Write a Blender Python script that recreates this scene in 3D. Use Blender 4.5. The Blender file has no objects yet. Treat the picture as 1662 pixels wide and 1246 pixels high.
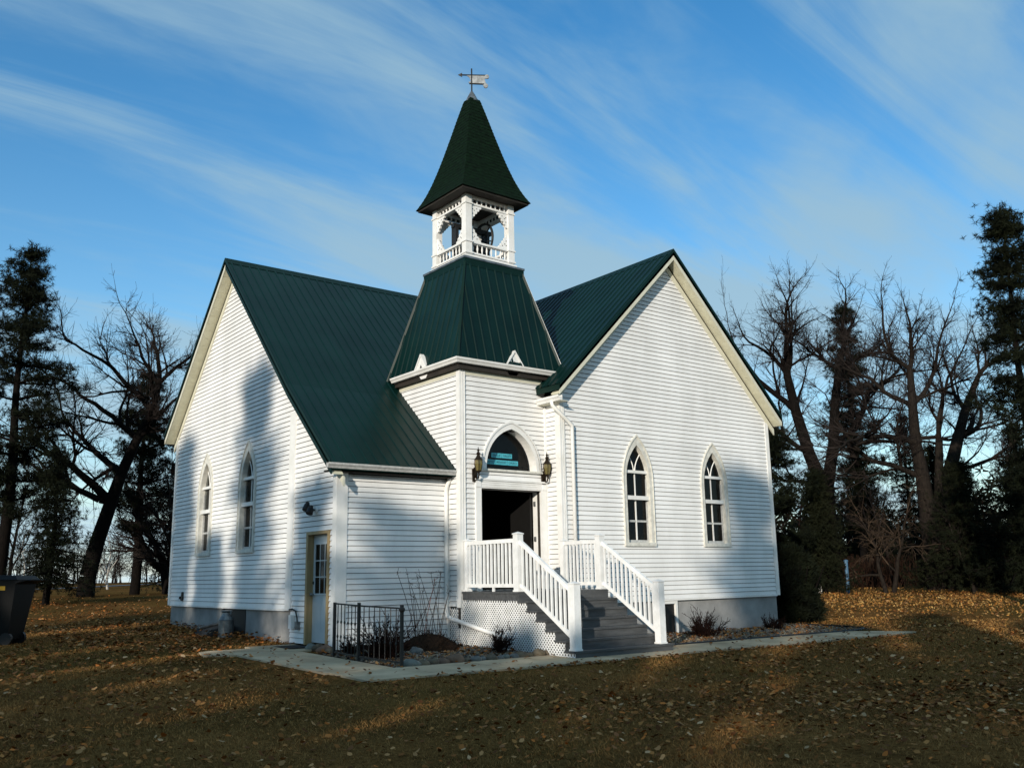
import bpy, math, random
import numpy as np
from mathutils import Vector, Matrix

SC = bpy.context.scene
COL = SC.collection
rng = np.random.default_rng(7)
random.seed(7)

# ------------------------------------------------------------------ camera
cam_d = bpy.data.cameras.new("camera")
cam = bpy.data.objects.new("camera", cam_d); COL.objects.link(cam)
CAM = Vector((-10.618, -15.362, 1.295))
_r = Vector((0.79048208, -0.61224079, -0.01730051)); _u = Vector((-0.11121011, -0.17124898, 0.9789311)); _d = Vector((0.60230424, 0.7719035, 0.20345661))
cam.matrix_world = Matrix(((_r.x, _u.x, -_d.x, CAM.x), (_r.y, _u.y, -_d.y, CAM.y), (_r.z, _u.z, -_d.z, CAM.z), (0, 0, 0, 1)))
cam_d.sensor_width = 36.0; cam_d.lens = 1493.2 / 1662 * 36.0
cam_d.clip_start = 0.05; cam_d.clip_end = 3000
SC.camera = cam

# ------------------------------------------------------------------ sky, sun, exposure
SUN_FROM = Vector((-1.5, -1.0, 0.44)).normalized()
sun_el = math.asin(SUN_FROM.z); sun_az = math.atan2(SUN_FROM.x, SUN_FROM.y)
W = bpy.data.worlds.new("World"); SC.world = W; W.use_nodes = True
nt = W.node_tree; nt.nodes.clear()
def N(tree, kind, **kw):
    n = tree.nodes.new(kind)
    for k, v in kw.items(): setattr(n, k, v)
    return n
sky = N(nt, 'ShaderNodeTexSky', sky_type='NISHITA'); sky.sun_disc = False
sky.sun_elevation = sun_el; sky.sun_rotation = sun_az % (2 * math.pi)
sky.air_density = 1.15; sky.dust_density = 0.0; sky.ozone_density = 3.0
hs = N(nt, 'ShaderNodeHueSaturation'); hs.inputs['Saturation'].default_value = 1.3; hs.inputs['Value'].default_value = 1.0
nt.links.new(sky.outputs[0], hs.inputs['Color'])
tc = N(nt, 'ShaderNodeTexCoord')
sep = N(nt, 'ShaderNodeSeparateXYZ'); nt.links.new(tc.outputs['Generated'], sep.inputs[0])
addz = N(nt, 'ShaderNodeMath', operation='MAXIMUM'); nt.links.new(sep.outputs['Z'], addz.inputs[0]); addz.inputs[1].default_value = 0.0
addz2 = N(nt, 'ShaderNodeMath', operation='ADD'); nt.links.new(addz.outputs[0], addz2.inputs[0]); addz2.inputs[1].default_value = 0.22
dx = N(nt, 'ShaderNodeMath', operation='DIVIDE'); nt.links.new(sep.outputs['X'], dx.inputs[0]); nt.links.new(addz2.outputs[0], dx.inputs[1])
dy = N(nt, 'ShaderNodeMath', operation='DIVIDE'); nt.links.new(sep.outputs['Y'], dy.inputs[0]); nt.links.new(addz2.outputs[0], dy.inputs[1])
comb = N(nt, 'ShaderNodeCombineXYZ'); nt.links.new(dx.outputs[0], comb.inputs[0]); nt.links.new(dy.outputs[0], comb.inputs[1])
mp = N(nt, 'ShaderNodeMapping'); mp.inputs['Rotation'].default_value = (0, 0, math.radians(35)); mp.inputs['Scale'].default_value = (0.62, 1.55, 1.0); mp.inputs['Location'].default_value = (1.3, 4.2, 0)
nt.links.new(comb.outputs[0], mp.inputs[0])
n1 = N(nt, 'ShaderNodeTexNoise'); n1.inputs['Scale'].default_value = 0.9; n1.inputs['Detail'].default_value = 7; n1.inputs['Roughness'].default_value = 0.52; n1.inputs['Distortion'].default_value = 0.5
nt.links.new(mp.outputs[0], n1.inputs['Vector'])
rp = N(nt, 'ShaderNodeMapRange'); rp.interpolation_type = 'SMOOTHSTEP'
rp.inputs['From Min'].default_value = 0.40; rp.inputs['From Max'].default_value = 0.575; rp.inputs['To Max'].default_value = 0.90
mp2 = N(nt, 'ShaderNodeMapping'); mp2.inputs['Rotation'].default_value = (0, 0, math.radians(-14)); mp2.inputs['Scale'].default_value = (0.5, 2.6, 1.0); mp2.inputs['Location'].default_value = (3.1, 0.4, 0)
nt.links.new(comb.outputs[0], mp2.inputs[0])
n2_ = N(nt, 'ShaderNodeTexNoise'); n2_.inputs['Scale'].default_value = 1.7; n2_.inputs['Detail'].default_value = 9; n2_.inputs['Roughness'].default_value = 0.6; n2_.inputs['Distortion'].default_value = 0.8
nt.links.new(mp2.outputs[0], n2_.inputs['Vector'])
sm = N(nt, 'ShaderNodeMix', data_type='FLOAT'); sm.inputs['Factor'].default_value = 0.38; nt.links.new(n1.outputs['Fac'], sm.inputs['A']); nt.links.new(n2_.outputs['Fac'], sm.inputs['B'])
nt.links.new(sm.outputs['Result'], rp.inputs['Value'])
mixc = N(nt, 'ShaderNodeMix', data_type='RGBA'); nt.links.new(rp.outputs[0], mixc.inputs['Factor'])
nt.links.new(hs.outputs[0], mixc.inputs['A']); mixc.inputs['B'].default_value = (1.75, 2.75, 3.45, 1)
bg = N(nt, 'ShaderNodeBackground'); bg.inputs['Strength'].default_value = 0.13
hz = N(nt, 'ShaderNodeMath', operation='MULTIPLY'); nt.links.new(addz.outputs[0], hz.inputs[0]); hz.inputs[1].default_value = -7.0
hz2 = N(nt, 'ShaderNodeMath', operation='EXPONENT'); nt.links.new(hz.outputs[0], hz2.inputs[0])
hz3 = N(nt, 'ShaderNodeMath', operation='MULTIPLY'); nt.links.new(hz2.outputs[0], hz3.inputs[0]); hz3.inputs[1].default_value = 0.78
mixh = N(nt, 'ShaderNodeMix', data_type='RGBA'); nt.links.new(hz3.outputs[0], mixh.inputs['Factor']); nt.links.new(mixc.outputs['Result'], mixh.inputs['A']); mixh.inputs['B'].default_value = (3.6, 4.7, 5.3, 1)
nt.links.new(mixh.outputs['Result'], bg.inputs[0])
wo = N(nt, 'ShaderNodeOutputWorld'); nt.links.new(bg.outputs[0], wo.inputs[0])

sl = bpy.data.lights.new("sun", 'SUN'); sl.energy = 3.3; sl.angle = math.radians(0.55); sl.color = (1.0, 0.91, 0.78)
so = bpy.data.objects.new("sun", sl); COL.objects.link(so)
so.rotation_euler = (-SUN_FROM).to_track_quat('-Z', 'Y').to_euler()
SC.view_settings.view_transform = 'Standard'; SC.view_settings.look = 'None'
SC.view_settings.exposure = 0.5; SC.view_settings.gamma = 1.0; SC.view_settings.use_curve_mapping = False
SC.cycles.max_bounces = 6; SC.cycles.transparent_max_bounces = 8; SC.cycles.diffuse_bounces = 3; SC.cycles.glossy_bounces = 3

# ------------------------------------------------------------------ materials
MATS = {}
def mat(name, c1, c2=None, scale=6.0, rough=0.7, bump=0.0, bscale=40.0, metal=0.0, spec=0.4, stretch=(1, 1, 1), attr=None, detail=5, lo=0.35, hi=0.65, vary=0.0):
    m = bpy.data.materials.new(name); m.use_nodes = True
    t = m.node_tree; b = t.nodes['Principled BSDF']
    b.inputs['Roughness'].default_value = rough; b.inputs['Metallic'].default_value = metal
    b.inputs['Specular IOR Level'].default_value = spec
    co = N(t, 'ShaderNodeTexCoord'); mpn = N(t, 'ShaderNodeMapping'); mpn.inputs['Scale'].default_value = stretch
    t.links.new(co.outputs['Object'], mpn.inputs[0])
    col = None
    if c2 is not None:
        nz = N(t, 'ShaderNodeTexNoise'); nz.inputs['Scale'].default_value = scale; nz.inputs['Detail'].default_value = detail; nz.inputs['Roughness'].default_value = 0.6
        t.links.new(mpn.outputs[0], nz.inputs['Vector'])
        mr = N(t, 'ShaderNodeMapRange'); mr.inputs['From Min'].default_value = lo; mr.inputs['From Max'].default_value = hi
        t.links.new(nz.outputs['Fac'], mr.inputs['Value'])
        mx = N(t, 'ShaderNodeMix', data_type='RGBA'); t.links.new(mr.outputs[0], mx.inputs['Factor'])
        mx.inputs['A'].default_value = (*c1, 1); mx.inputs['B'].default_value = (*c2, 1)
        col = mx.outputs['Result']
        t.links.new(col, b.inputs['Base Color'])
    else:
        b.inputs['Base Color'].default_value = (*c1, 1)
    if attr:
        at = N(t, 'ShaderNodeAttribute'); at.attribute_name = attr
        t.links.new(at.outputs['Color'], b.inputs['Base Color'])
    if vary:
        oi = N(t, 'ShaderNodeObjectInfo'); mv = N(t, 'ShaderNodeMapRange'); mv.inputs['To Min'].default_value = 1 - vary; mv.inputs['To Max'].default_value = 1 + vary * .6
        t.links.new(oi.outputs['Random'], mv.inputs['Value']); vs_ = N(t, 'ShaderNodeVectorMath', operation='SCALE')
        t.links.new(b.inputs['Base Color'].links[0].from_socket, vs_.inputs[0]); t.links.new(mv.outputs[0], vs_.inputs['Scale']); t.links.new(vs_.outputs[0], b.inputs['Base Color'])
    if bump:
        nb = N(t, 'ShaderNodeTexNoise'); nb.inputs['Scale'].default_value = bscale; nb.inputs['Detail'].default_value = 4
        t.links.new(mpn.outputs[0], nb.inputs['Vector'])
        bp = N(t, 'ShaderNodeBump'); bp.inputs['Strength'].default_value = bump; bp.inputs['Distance'].default_value = 0.02
        t.links.new(nb.outputs['Fac'], bp.inputs['Height']); t.links.new(bp.outputs[0], b.inputs['Normal'])
    MATS[name] = m
    return m
mat('siding', (.82, .815, .80), (.70, .695, .675), scale=1.3, rough=.5, spec=.2, vary=.045, stretch=(1, 1, .35), detail=8, bump=.06, bscale=14)
mat('trim', (.80, .79, .77), (.70, .69, .65), scale=3, rough=.45)
mat('cream', (.64, .62, .50), (.55, .53, .42), scale=4, rough=.5)
mat('casing', (.70, .685, .62), (.52, .505, .45), scale=9, rough=.6)
mat('greyrail', (.50, .50, .48), (.35, .35, .34), scale=14, rough=.6)
mat('soffit_shade', (.030, .024, .018), (.018, .015, .012), scale=5, rough=.7)  # shade under eaves and in slots put into a near-black brown
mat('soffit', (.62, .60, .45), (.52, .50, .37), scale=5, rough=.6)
mat('metal_green', (.0010, .0125, .0105), (.0022, .0185, .0155), scale=1.1, rough=.40, spec=.18, vary=.14, bump=.10, bscale=2.5, detail=6)
mat('metal_green_trim', (.0015, .013, .010), (.0022, .016, .012), scale=4, spec=.15, rough=.45)
mat('shingle', (.0032, .0135, .0050), (.0010, .0045, .0018), scale=9, rough=.9, spec=.1, bump=.4, bscale=50, stretch=(1, 1, 2.5))
mat('galv', (.26, .27, .27), (.12, .125, .125), scale=7, rough=.42, metal=.75)
mat('sheathing', (.035, .03, .025), (.025, .022, .018), scale=3, rough=.9)
mat('concrete', (.34, .335, .325), (.20, .20, .195), scale=1.2, rough=.9, spec=.1, bump=.15, bscale=30, detail=8)
mat('walk', (.54, .43, .29), (.34, .265, .175), scale=1.3, rough=.95, spec=.05, vary=.10, bump=.2, bscale=60, detail=9)
mat('deckgrey', (.085, .088, .090), (.050, .052, .054), scale=5, rough=.55, stretch=(.4, 3, 3), spec=.25)
mat('vinyl', (.82, .82, .81), (.70, .70, .68), scale=5, rough=.45, spec=.25, vary=.05)
mat('iron', (.008, .008, .008), (.014, .012, .010), scale=20, rough=.5)
mat('black', (.006, .006, .006), rough=.5)
mat('bronze', (.016, .010, .006), (.035, .022, .010), scale=30, rough=.4, metal=.6)
mat('amber', (.16, .13, .045), (.10, .085, .035), scale=30, rough=.25)
mat('doorwhite', (.46, .51, .53), (.42, .47, .49), scale=4, rough=.4)
mat('doorframe', (.40, .29, .145), (.30, .21, .10), scale=3, rough=.6, stretch=(4, 4, .5))
mat('inside_shade', (.0040, .0036, .0032), (.0025, .0022, .002), scale=4, rough=.6)  # near-black, so the shade inside openings is put into the colour
mat('bark', (.024, .019, .015), (.010, .008, .007), scale=9, rough=.95, bump=.6, bscale=25, stretch=(3, 3, .6), spec=.05)
mat('bark_dark', (.009, .007, .006), (.004, .0035, .003), scale=9, rough=.95, bump=.5, bscale=25, stretch=(3, 3, .6), spec=.05)
mat('twig', (.034, .026, .023), (.018, .014, .012), scale=6, rough=.9, spec=.05)
mat('needle', (.0095, .0125, .0050), (.0022, .0035, .0018), scale=1.6, rough=.8, spec=.1)
mat('needle_light', (.013, .015, .006), (.006, .008, .0035), scale=.9, rough=.8, spec=.1)
mat('birch', (.50, .48, .44), (.22, .20, .18), scale=5, rough=.8, spec=.05)
mat('dryweed', (.040, .020, .012), (.02, .011, .008), scale=3, rough=.9, spec=.05)
mat('shrubtwig', (.035, .016, .012), (.018, .010, .008), scale=8, rough=.85, spec=.05)
mat('drystem', (.075, .052, .035), (.04, .028, .02), scale=8, rough=.85, spec=.05)
mat('mulch', (.035, .020, .012), (.015, .009, .006), scale=30, rough=.95, bump=.8, bscale=40, spec=.05)
mat('stemred', (.30, .09, .06), rough=.8)
mat('binplastic', (.004, .004, .004), (.006, .006, .006), scale=10, rough=.55, spec=.2)
mat('sticker', (.55, .30, .02), rough=.5)
mat('bluepaint', (.05, .12, .20), rough=.5)
mat('asphalt', (.10, .10, .11), (.07, .07, .075), scale=3, rough=.9)
mat('signcyan', (.08, .42, .50), (.05, .32, .40), scale=8, rough=.5)
mat('signtext', (.004, .012, .03), rough=.6)
mat('curtain', (.16, .155, .15), (.07, .068, .065), scale=4, rough=.9, stretch=(12, 12, .4))
mat('plywood', (.03, .028, .026), (.02, .018, .016), scale=3, rough=.9)
mat('leafc', (.1, .06, .03), rough=.8, spec=.04, attr='tint')
mat('grassc', (.1, .08, .04), rough=.8, spec=.04, attr='tint')
mat('gravelc', (.2, .18, .15), rough=.85, spec=.04, attr='tint')
mat('bell', (.05, .04, .03), (.03, .025, .02), scale=10, rough=.45, metal=.5)
mat('rubbermat', (.012, .010, .009), rough=.9)
for i, (a, b) in enumerate((((.20, .12, .075), (.12, .07, .045)), ((.16, .16, .145), (.10, .10, .095)), ((.15, .115, .075), (.08, .06, .04)), ((.20, .20, .17), (.12, .13, .11)), ((.18, .135, .085), (.10, .08, .05)))):
    mat('stone%d' % i, a, b, scale=9, rough=.8, bump=.5, bscale=25)
# glass
gm = bpy.data.materials.new('glass'); gm.use_nodes = True; t = gm.node_tree; t.nodes.clear()
o_ = N(t, 'ShaderNodeOutputMaterial'); tr = N(t, 'ShaderNodeBsdfTransparent'); tr.inputs[0].default_value = (.55, .58, .58, 1)
gl = N(t, 'ShaderNodeBsdfGlossy'); gl.inputs['Roughness'].default_value = .03; fr = N(t, 'ShaderNodeFresnel'); fr.inputs[0].default_value = 1.3
ms = N(t, 'ShaderNodeMixShader'); t.links.new(fr.outputs[0], ms.inputs[0]); t.links.new(tr.outputs[0], ms.inputs[1]); t.links.new(gl.outputs[0], ms.inputs[2]); t.links.new(ms.outputs[0], o_.inputs[0])
MATS['glass'] = gm
# ground
gmat = mat('ground', (.170, .085, .028), (.078, .040, .014), scale=.45, rough=1.0, spec=.0, bump=.7, bscale=22, detail=10, lo=.38, hi=.62)
t = gmat.node_tree; b = t.nodes['Principled BSDF']
src = b.inputs['Base Color'].links[0].from_socket
n2 = N(t, 'ShaderNodeTexNoise'); n2.inputs['Scale'].default_value = 18; n2.inputs['Detail'].default_value = 8; n2.inputs['Roughness'].default_value = .7
co = [n for n in t.nodes if n.type == 'TEX_COORD'][0]; t.links.new(co.outputs['Object'], n2.inputs['Vector'])
mr = N(t, 'ShaderNodeMapRange'); mr.inputs['From Min'].default_value = .35; mr.inputs['From Max'].default_value = .68; mr.inputs['To Min'].default_value = .55; mr.inputs['To Max'].default_value = 1.6
t.links.new(n2.outputs['Fac'], mr.inputs['Value'])
n3 = N(t, 'ShaderNodeTexNoise'); n3.inputs['Scale'].default_value = .16; n3.inputs['Detail'].default_value = 3; t.links.new(co.outputs['Object'], n3.inputs['Vector'])
mr3 = N(t, 'ShaderNodeMapRange'); mr3.inputs['From Min'].default_value = .42; mr3.inputs['From Max'].default_value = .62; t.links.new(n3.outputs['Fac'], mr3.inputs['Value'])
mg = N(t, 'ShaderNodeMix', data_type='RGBA'); t.links.new(mr3.outputs[0], mg.inputs['Factor']); t.links.new(src, mg.inputs['A']); mg.inputs['B'].default_value = (.095, .058, .018, 1)
vm = N(t, 'ShaderNodeVectorMath', operation='SCALE'); t.links.new(mg.outputs['Result'], vm.inputs[0]); t.links.new(mr.outputs[0], vm.inputs['Scale'])
t.links.new(vm.outputs[0], b.inputs['Base Color'])

# ------------------------------------------------------------------ helpers
def gz(x, y):
    x = np.asarray(x, float); y = np.asarray(y, float)
    return -.035 - .0045 * np.clip(x, -30, 11) + .026 * np.clip(x - 11, 0, 16) + .021 * np.clip(y, -25, 25) + .02 * np.clip(y - 12, 0, 13)
def gzf(x, y): return float(gz(x, y))

def link(o, parent=None):
    COL.objects.link(o)
    if parent is not None:
        o.parent = parent
        if parent.type == 'EMPTY': o.matrix_parent_inverse = Matrix.Translation(-Vector(parent.location))
    return o
def tag(o, label=None, cat=None, group=None, kind=None):
    if label: o['label'] = label
    if cat: o['category'] = cat
    if group: o['group'] = group
    if kind: o['kind'] = kind
    return o
def thing(name, loc, label, cat, group=None):
    o = bpy.data.objects.new(name, None); COL.objects.link(o); o.location = loc; o.empty_display_size = .2
    return tag(o, label, cat, group)

class MB:
    def __init__(s): s.v = []; s.f = []
    def add(s, vs, fs):
        n = len(s.v); s.v += [tuple(map(float, p)) for p in vs]; s.f += [tuple(n + i for i in f) for f in fs]; return s
    def hexa(s, p):  # 8 pts: bottom 4, top 4
        return s.add(p, [(0, 3, 2, 1), (4, 5, 6, 7), (0, 1, 5, 4), (1, 2, 6, 5), (2, 3, 7, 6), (3, 0, 4, 7)])
    def box(s, a, b):
        x0, y0, z0 = a; x1, y1, z1 = b
        return s.hexa([(x0, y0, z0), (x1, y0, z0), (x1, y1, z0), (x0, y1, z0), (x0, y0, z1), (x1, y0, z1), (x1, y1, z1), (x0, y1, z1)])
    def beam(s, p0, p1, w, h, up=(0, 0, 1)):
        p0 = Vector(p0); p1 = Vector(p1); d = (p1 - p0).normalized(); up = Vector(up)
        sd = d.cross(up)
        if sd.length < 1e-4: sd = d.cross(Vector((1, 0, 0)))
        sd.normalize(); u2 = sd.cross(d)
        P = []
        for p in (p0, p1):
            P.append([p - sd * w / 2 - u2 * h / 2, p + sd * w / 2 - u2 * h / 2, p + sd * w / 2 + u2 * h / 2, p - sd * w / 2 + u2 * h / 2])
        return s.hexa(P[0] + P[1])
    def tube(s, path, r, n=8, cap=True, ph=0.0):
        path = [Vector(p) for p in path]; rs = r if isinstance(r, (list, tuple)) else [r] * len(path)
        rings = []
        prev = None
        for i, p in enumerate(path):
            d = (path[min(i + 1, len(path) - 1)] - path[max(i - 1, 0)]).normalized()
            if prev is None:
                a = d.cross(Vector((0, 0, 1)));
                if a.length < 1e-3: a = d.cross(Vector((1, 0, 0)))
            else:
                a = prev - d * prev.dot(d)
            a.normalize(); prev = a; b = d.cross(a)
            rings.append([p + (a * math.cos(ph + 2 * math.pi * k / n) + b * math.sin(ph + 2 * math.pi * k / n)) * rs[i] for k in range(n)])
        vs = [q for R in rings for q in R]; fs = []
        for i in range(len(rings) - 1):
            for k in range(n): fs.append((i * n + k, i * n + (k + 1) % n, (i + 1) * n + (k + 1) % n, (i + 1) * n + k))
        if cap: fs.append(tuple(range(n - 1, -1, -1))); fs.append(tuple((len(rings) - 1) * n + k for k in range(n)))
        return s.add(vs, fs)
    def lathe(s, prof, c, n=20):
        vs = []; fs = []
        for (r, z) in prof:
            for k in range(n): vs.append((c[0] + r * math.cos(2 * math.pi * k / n), c[1] + r * math.sin(2 * math.pi * k / n), c[2] + z))
        for i in range(len(prof) - 1):
            for k in range(n): fs.append((i * n + k, i * n + (k + 1) % n, (i + 1) * n + (k + 1) % n, (i + 1) * n + k))
        fs.append(tuple(range(n))); fs.append(tuple((len(prof) - 1) * n + k for k in range(n)))
        return s.add(vs, fs)
    def prism(s, poly, fn, d0, d1):  # poly of (a,b); fn(a,b,d)->pt
        n = len(poly)
        vs = [fn(a, b, d0) for a, b in poly] + [fn(a, b, d1) for a, b in poly]
        fs = [tuple(range(n - 1, -1, -1)), tuple(range(n, 2 * n))] + [(i, (i + 1) % n, n + (i + 1) % n, n + i) for i in range(n)]
        return s.add(vs, fs)
    def build(s, name, m, parent=None, kind=None, smooth=False):
        me = bpy.data.meshes.new(name); me.from_pydata(s.v, [], s.f); me.update()
        me.materials.append(MATS[m])
        if smooth: me.polygons.foreach_set('use_smooth', [True] * len(me.polygons))
        o = bpy.data.objects.new(name, me); link(o, parent)
        if kind: o['kind'] = kind
        return o

def np_mesh(name, V, F, m, parent=None, kind=None, tint=None, smooth=False):
    V = np.asarray(V, np.float32); F = np.asarray(F, np.int32); k = F.shape[1]
    me = bpy.data.meshes.new(name); me.vertices.add(len(V)); me.vertices.foreach_set('co', V.ravel())
    me.loops.add(F.size); me.loops.foreach_set('vertex_index', F.ravel())
    me.polygons.add(len(F)); me.polygons.foreach_set('loop_start', np.arange(0, F.size, k, dtype=np.int32))
    try: me.polygons.foreach_set('loop_total', np.full(len(F), k, np.int32))
    except Exception: pass
    if tint is not None:
        a = me.color_attributes.new('tint', 'FLOAT_COLOR', 'POINT')
        c = np.ones((len(V), 4), np.float32); c[:, :3] = tint; a.data.foreach_set('color', c.ravel())
    me.update(calc_edges=True); me.materials.append(MATS[m])
    if smooth: me.polygons.foreach_set('use_smooth', np.ones(len(F), bool))
    o = bpy.data.objects.new(name, me); link(o, parent)
    if kind: o['kind'] = kind
    return o

# ------------------------------------------------------------------ ground, road, walk
def axis(c, near, far, step):
    a = [c - near + i * step for i in range(int(2 * near / step) + 1)]
    d = step; x = a[-1]
    while x < c + far: d *= 1.25; x += d; a.append(x)
    d = step; x = a[0]; pre = []
    while x > c - far: d *= 1.25; x -= d; pre.append(x)
    return np.array(pre[::-1] + a)
gx = axis(4, 26, 900, .5); gy = axis(4, 26, 900, .5)
X, Y = np.meshgrid(gx, gy, indexing='ij')
Z = gz(X, Y)
def inside_flat(x, y): return (x > -5.2) & (x < 10.5) & (y > -4.6) & (y < 11)
bumpn = (np.sin(X * 1.3 + np.sin(Y * .9)) * np.sin(Y * 1.1 + 1.3 * np.sin(X * .7))) * .014
Z = Z + np.where(inside_flat(X, Y), 0, bumpn)
nx, ny = len(gx), len(gy)
idx = np.arange(nx * ny).reshape(nx, ny)
F = np.stack([idx[:-1, :-1], idx[1:, :-1], idx[1:, 1:], idx[:-1, 1:]], -1).reshape(-1, 4)
g = np_mesh('ground', np.stack([X, Y, Z], -1).reshape(-1, 3), F, 'ground', kind='structure', smooth=True)
# far road on the left
mb = MB()
rp0 = Vector((-60, 72, 0)); rp1 = Vector((80, 112, 0)); rd = (rp1 - rp0).normalized(); rn = Vector((-rd.y, rd.x, 0))
for k in range(20):
    a = rp0.lerp(rp1, k / 20); c = rp0.lerp(rp1, (k + 1) / 20)
    q = [a - rn * 4, c - rn * 4, c + rn * 4, a + rn * 4]
    mb.add([(p.x, p.y, gzf(p.x, p.y) + .05) for p in q], [(0, 1, 2, 3)])
mb.build('road', 'asphalt', kind='structure')
# concrete walk: slabs
walk = MB()
walk.add([(-4.2, -3.85, gzf(-4.2, -3.85) - .12), (9.2, -3.85, gzf(9.2, -3.85) - .12), (9.2, -2.7, gzf(9.2, -2.7) - .12), (-4.2, -2.7, gzf(-4.2, -2.7) - .12)], [(0, 1, 2, 3)])
wob = walk.build('sidewalk', 'walk', kind='structure')
def slab(x0, x1, y0, y1, skew=None):
    c = [(x0, y0), (x1, y0), (x1, y1), (x0, y1)] if skew is None else skew
    lo = [(x, y, gzf(x, y) - .1) for x, y in c]; hi = [(x, y, gzf(x, y) + .028) for x, y in c]
    MB().hexa(lo + hi).build('paving_slab', 'walk', wob)
j = .006
xs = np.linspace(-4.2, 9.05, 12)
for a, b in zip(xs[:-1], xs[1:]): slab(a + j, b - j, -3.85 + .05 * math.sin(a), -2.68)
slab(0, 0, 0, 0, [(9.06, -3.86), (10.2, -3.7), (9.7, -3.1), (9.06, -2.68)])
ys = [-2.67, -1.4, -.2, .75]
for a, b in zip(ys[:-1], ys[1:]): slab(-4.25, -3.1, a + j, b - j)
slab(-4.35, -3.55, .75 + j, 1.75); slab(-3.54, -2.54, .75 + j, 2.12)
slab(0, 0, 0, 0, [(-4.75, .95), (-4.36, .76), (-4.36, 1.75), (-4.6, 1.6)])
# planting beds
def bed(name, poly, lift):
    MB().add([(x, y, gzf(x, y) + lift) for x, y in poly], [tuple(range(len(poly)))]).build(name, 'mulch', kind='structure')
bed('planting_bed', [(-3.05, -2.67), (-.03, -2.67), (-.03, .42), (-2.5, .42), (-2.6, .1), (-3.05, .1)], .012)
bed('planting_bed', [(2.4, -2.66), (9.4, -2.66), (10.2, -2.35), (10.4, -1.6), (10.1, .3), (9.3, .3), (9.3, -.45), (2.4, -.45)], .012)

# ------------------------------------------------------------------ church
church = thing('church', (3.5, 4.0, 0.0), 'white clapboard church with green metal roofs and a corner bell tower', 'church')
def frame(O, U, Nn):
    O = Vector(O); U = Vector(U); Nn = Vector(Nn)
    return lambda u, z, o=0.0: (O.x + U.x * u + Nn.x * o, O.y + U.y * u + Nn.y * o, z)
GY = -.497; AX = -2.52; LFY = .431; TX = 2.275; ZB = .70; CO = .1016
RG = frame((0, GY, 0), (1, 0, 0), (0, -1, 0)); LG = frame((AX, 0, 0), (0, 1, 0), (-1, 0, 0))
LF = frame((0, LFY, 0), (1, 0, 0), (0, -1, 0)); TR = frame((0, 0, 0), (1, 0, 0), (0, -1, 0)); TL = frame((0, 0, 0), (0, 1, 0), (-1, 0, 0))
SW = frame((TX, 0, 0), (0, 1, 0), (-1, 0, 0))
RX = 5.88; RY = 6.11; RZ = 9.10; SL = .985
def zR(x): return RZ - SL * abs(x - RX)
def zL(y): return RZ - SL * abs(y - RY) if y >= 2.2 else RZ - SL * (RY - 2.2) - .88 * (2.2 - y)

def arch_w(z, w, zs, za):  # half-width of pointed arch at height z
    if z <= zs: return w
    h = za - zs; R = (w * w + h * h) / (2 * w)
    q = R * R - (z - zs) ** 2
    if z >= za or q <= 0: return 0
    return max(0, math.sqrt(q) - (R - w))
def arch_pts(uc, w, z0, zs, za, n=12):
    L = [(uc - w, z0)]
    for i in range(n + 1):
        z = zs + (za - zs) * (1 - (1 - i / n) ** 1.6); L.append((uc - arch_w(z, w, zs, za), z))
    Rr = [(2 * uc - a, b) for a, b in L[:-1]][::-1]
    return L + Rr
SEGS = []
def boards(fr, z0, z1, lf, rf, holes, parent, join=False, co=CO, seed=0):
    rr = random.Random(seed)
    n = int(math.ceil((z1 - z0) / co - 1e-6))
    for i in range(n):
        a = z0 + i * co; b = min(a + co, z1); aa = a + .011
        if b - aa < .008: continue
        segs = [(lf(aa), rf(aa), lf(b), rf(b))]
        for h in holes:
            hh = h((a + b) / 2)
            if hh is None: continue
            ns = []
            for (l0, r0, l1, r1) in segs:
                if hh[1] <= min(l0, l1) or hh[0] >= max(r0, r1): ns.append((l0, r0, l1, r1)); continue
                if hh[0] > l0: ns.append((l0, hh[0], l1, hh[0]))
                if hh[1] < r0: ns.append((hh[1], r0, hh[1], r1))
            segs = ns
        jit = rr.uniform(-.0014, .0014)
        for (l0, r0, l1, r1) in segs:
            if r0 - l0 < .01: continue
            if r1 < l1: l1 = r1 = (l1 + r1) / 2
            P = [fr(l0, aa, .022 + jit), fr(r0, aa, .022 + jit), fr(r1, b, .004), fr(l1, b, .004), fr(l0, aa, -.014), fr(r0, aa, -.014), fr(r1, b, -.014), fr(l1, b, -.014)]
            SEGS.append((0 if join else r0 - l0, parent, P))
def build_boards():
    FS = [(0, 1, 2, 3), (0, 4, 5, 1), (0, 3, 7, 4), (1, 5, 6, 2), (3, 2, 6, 7)]
    SEGS.sort(key=lambda e: -e[0]); rest = MB()
    for i, (L, par, P) in enumerate(SEGS):
        if i < 300 and L > 0: MB().add(P, FS).build('siding_board', 'siding', par)
        else: rest.add(P, FS)
    rest.build('siding_run', 'siding', church, kind='stuff')
def sheath(fr, name, cells, m='sheathing', o0=-.10, o1=-.016):
    mb = MB()
    for c in cells:  # each polygon in (u,z)
        mb.prism(c, lambda a, b, d: fr(a, b, d), o0, o1)
    return mb.build(name, m, church)
def rect(a, b, c, d): return [(a, c), (b, c), (b, d), (a, d)]

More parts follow.
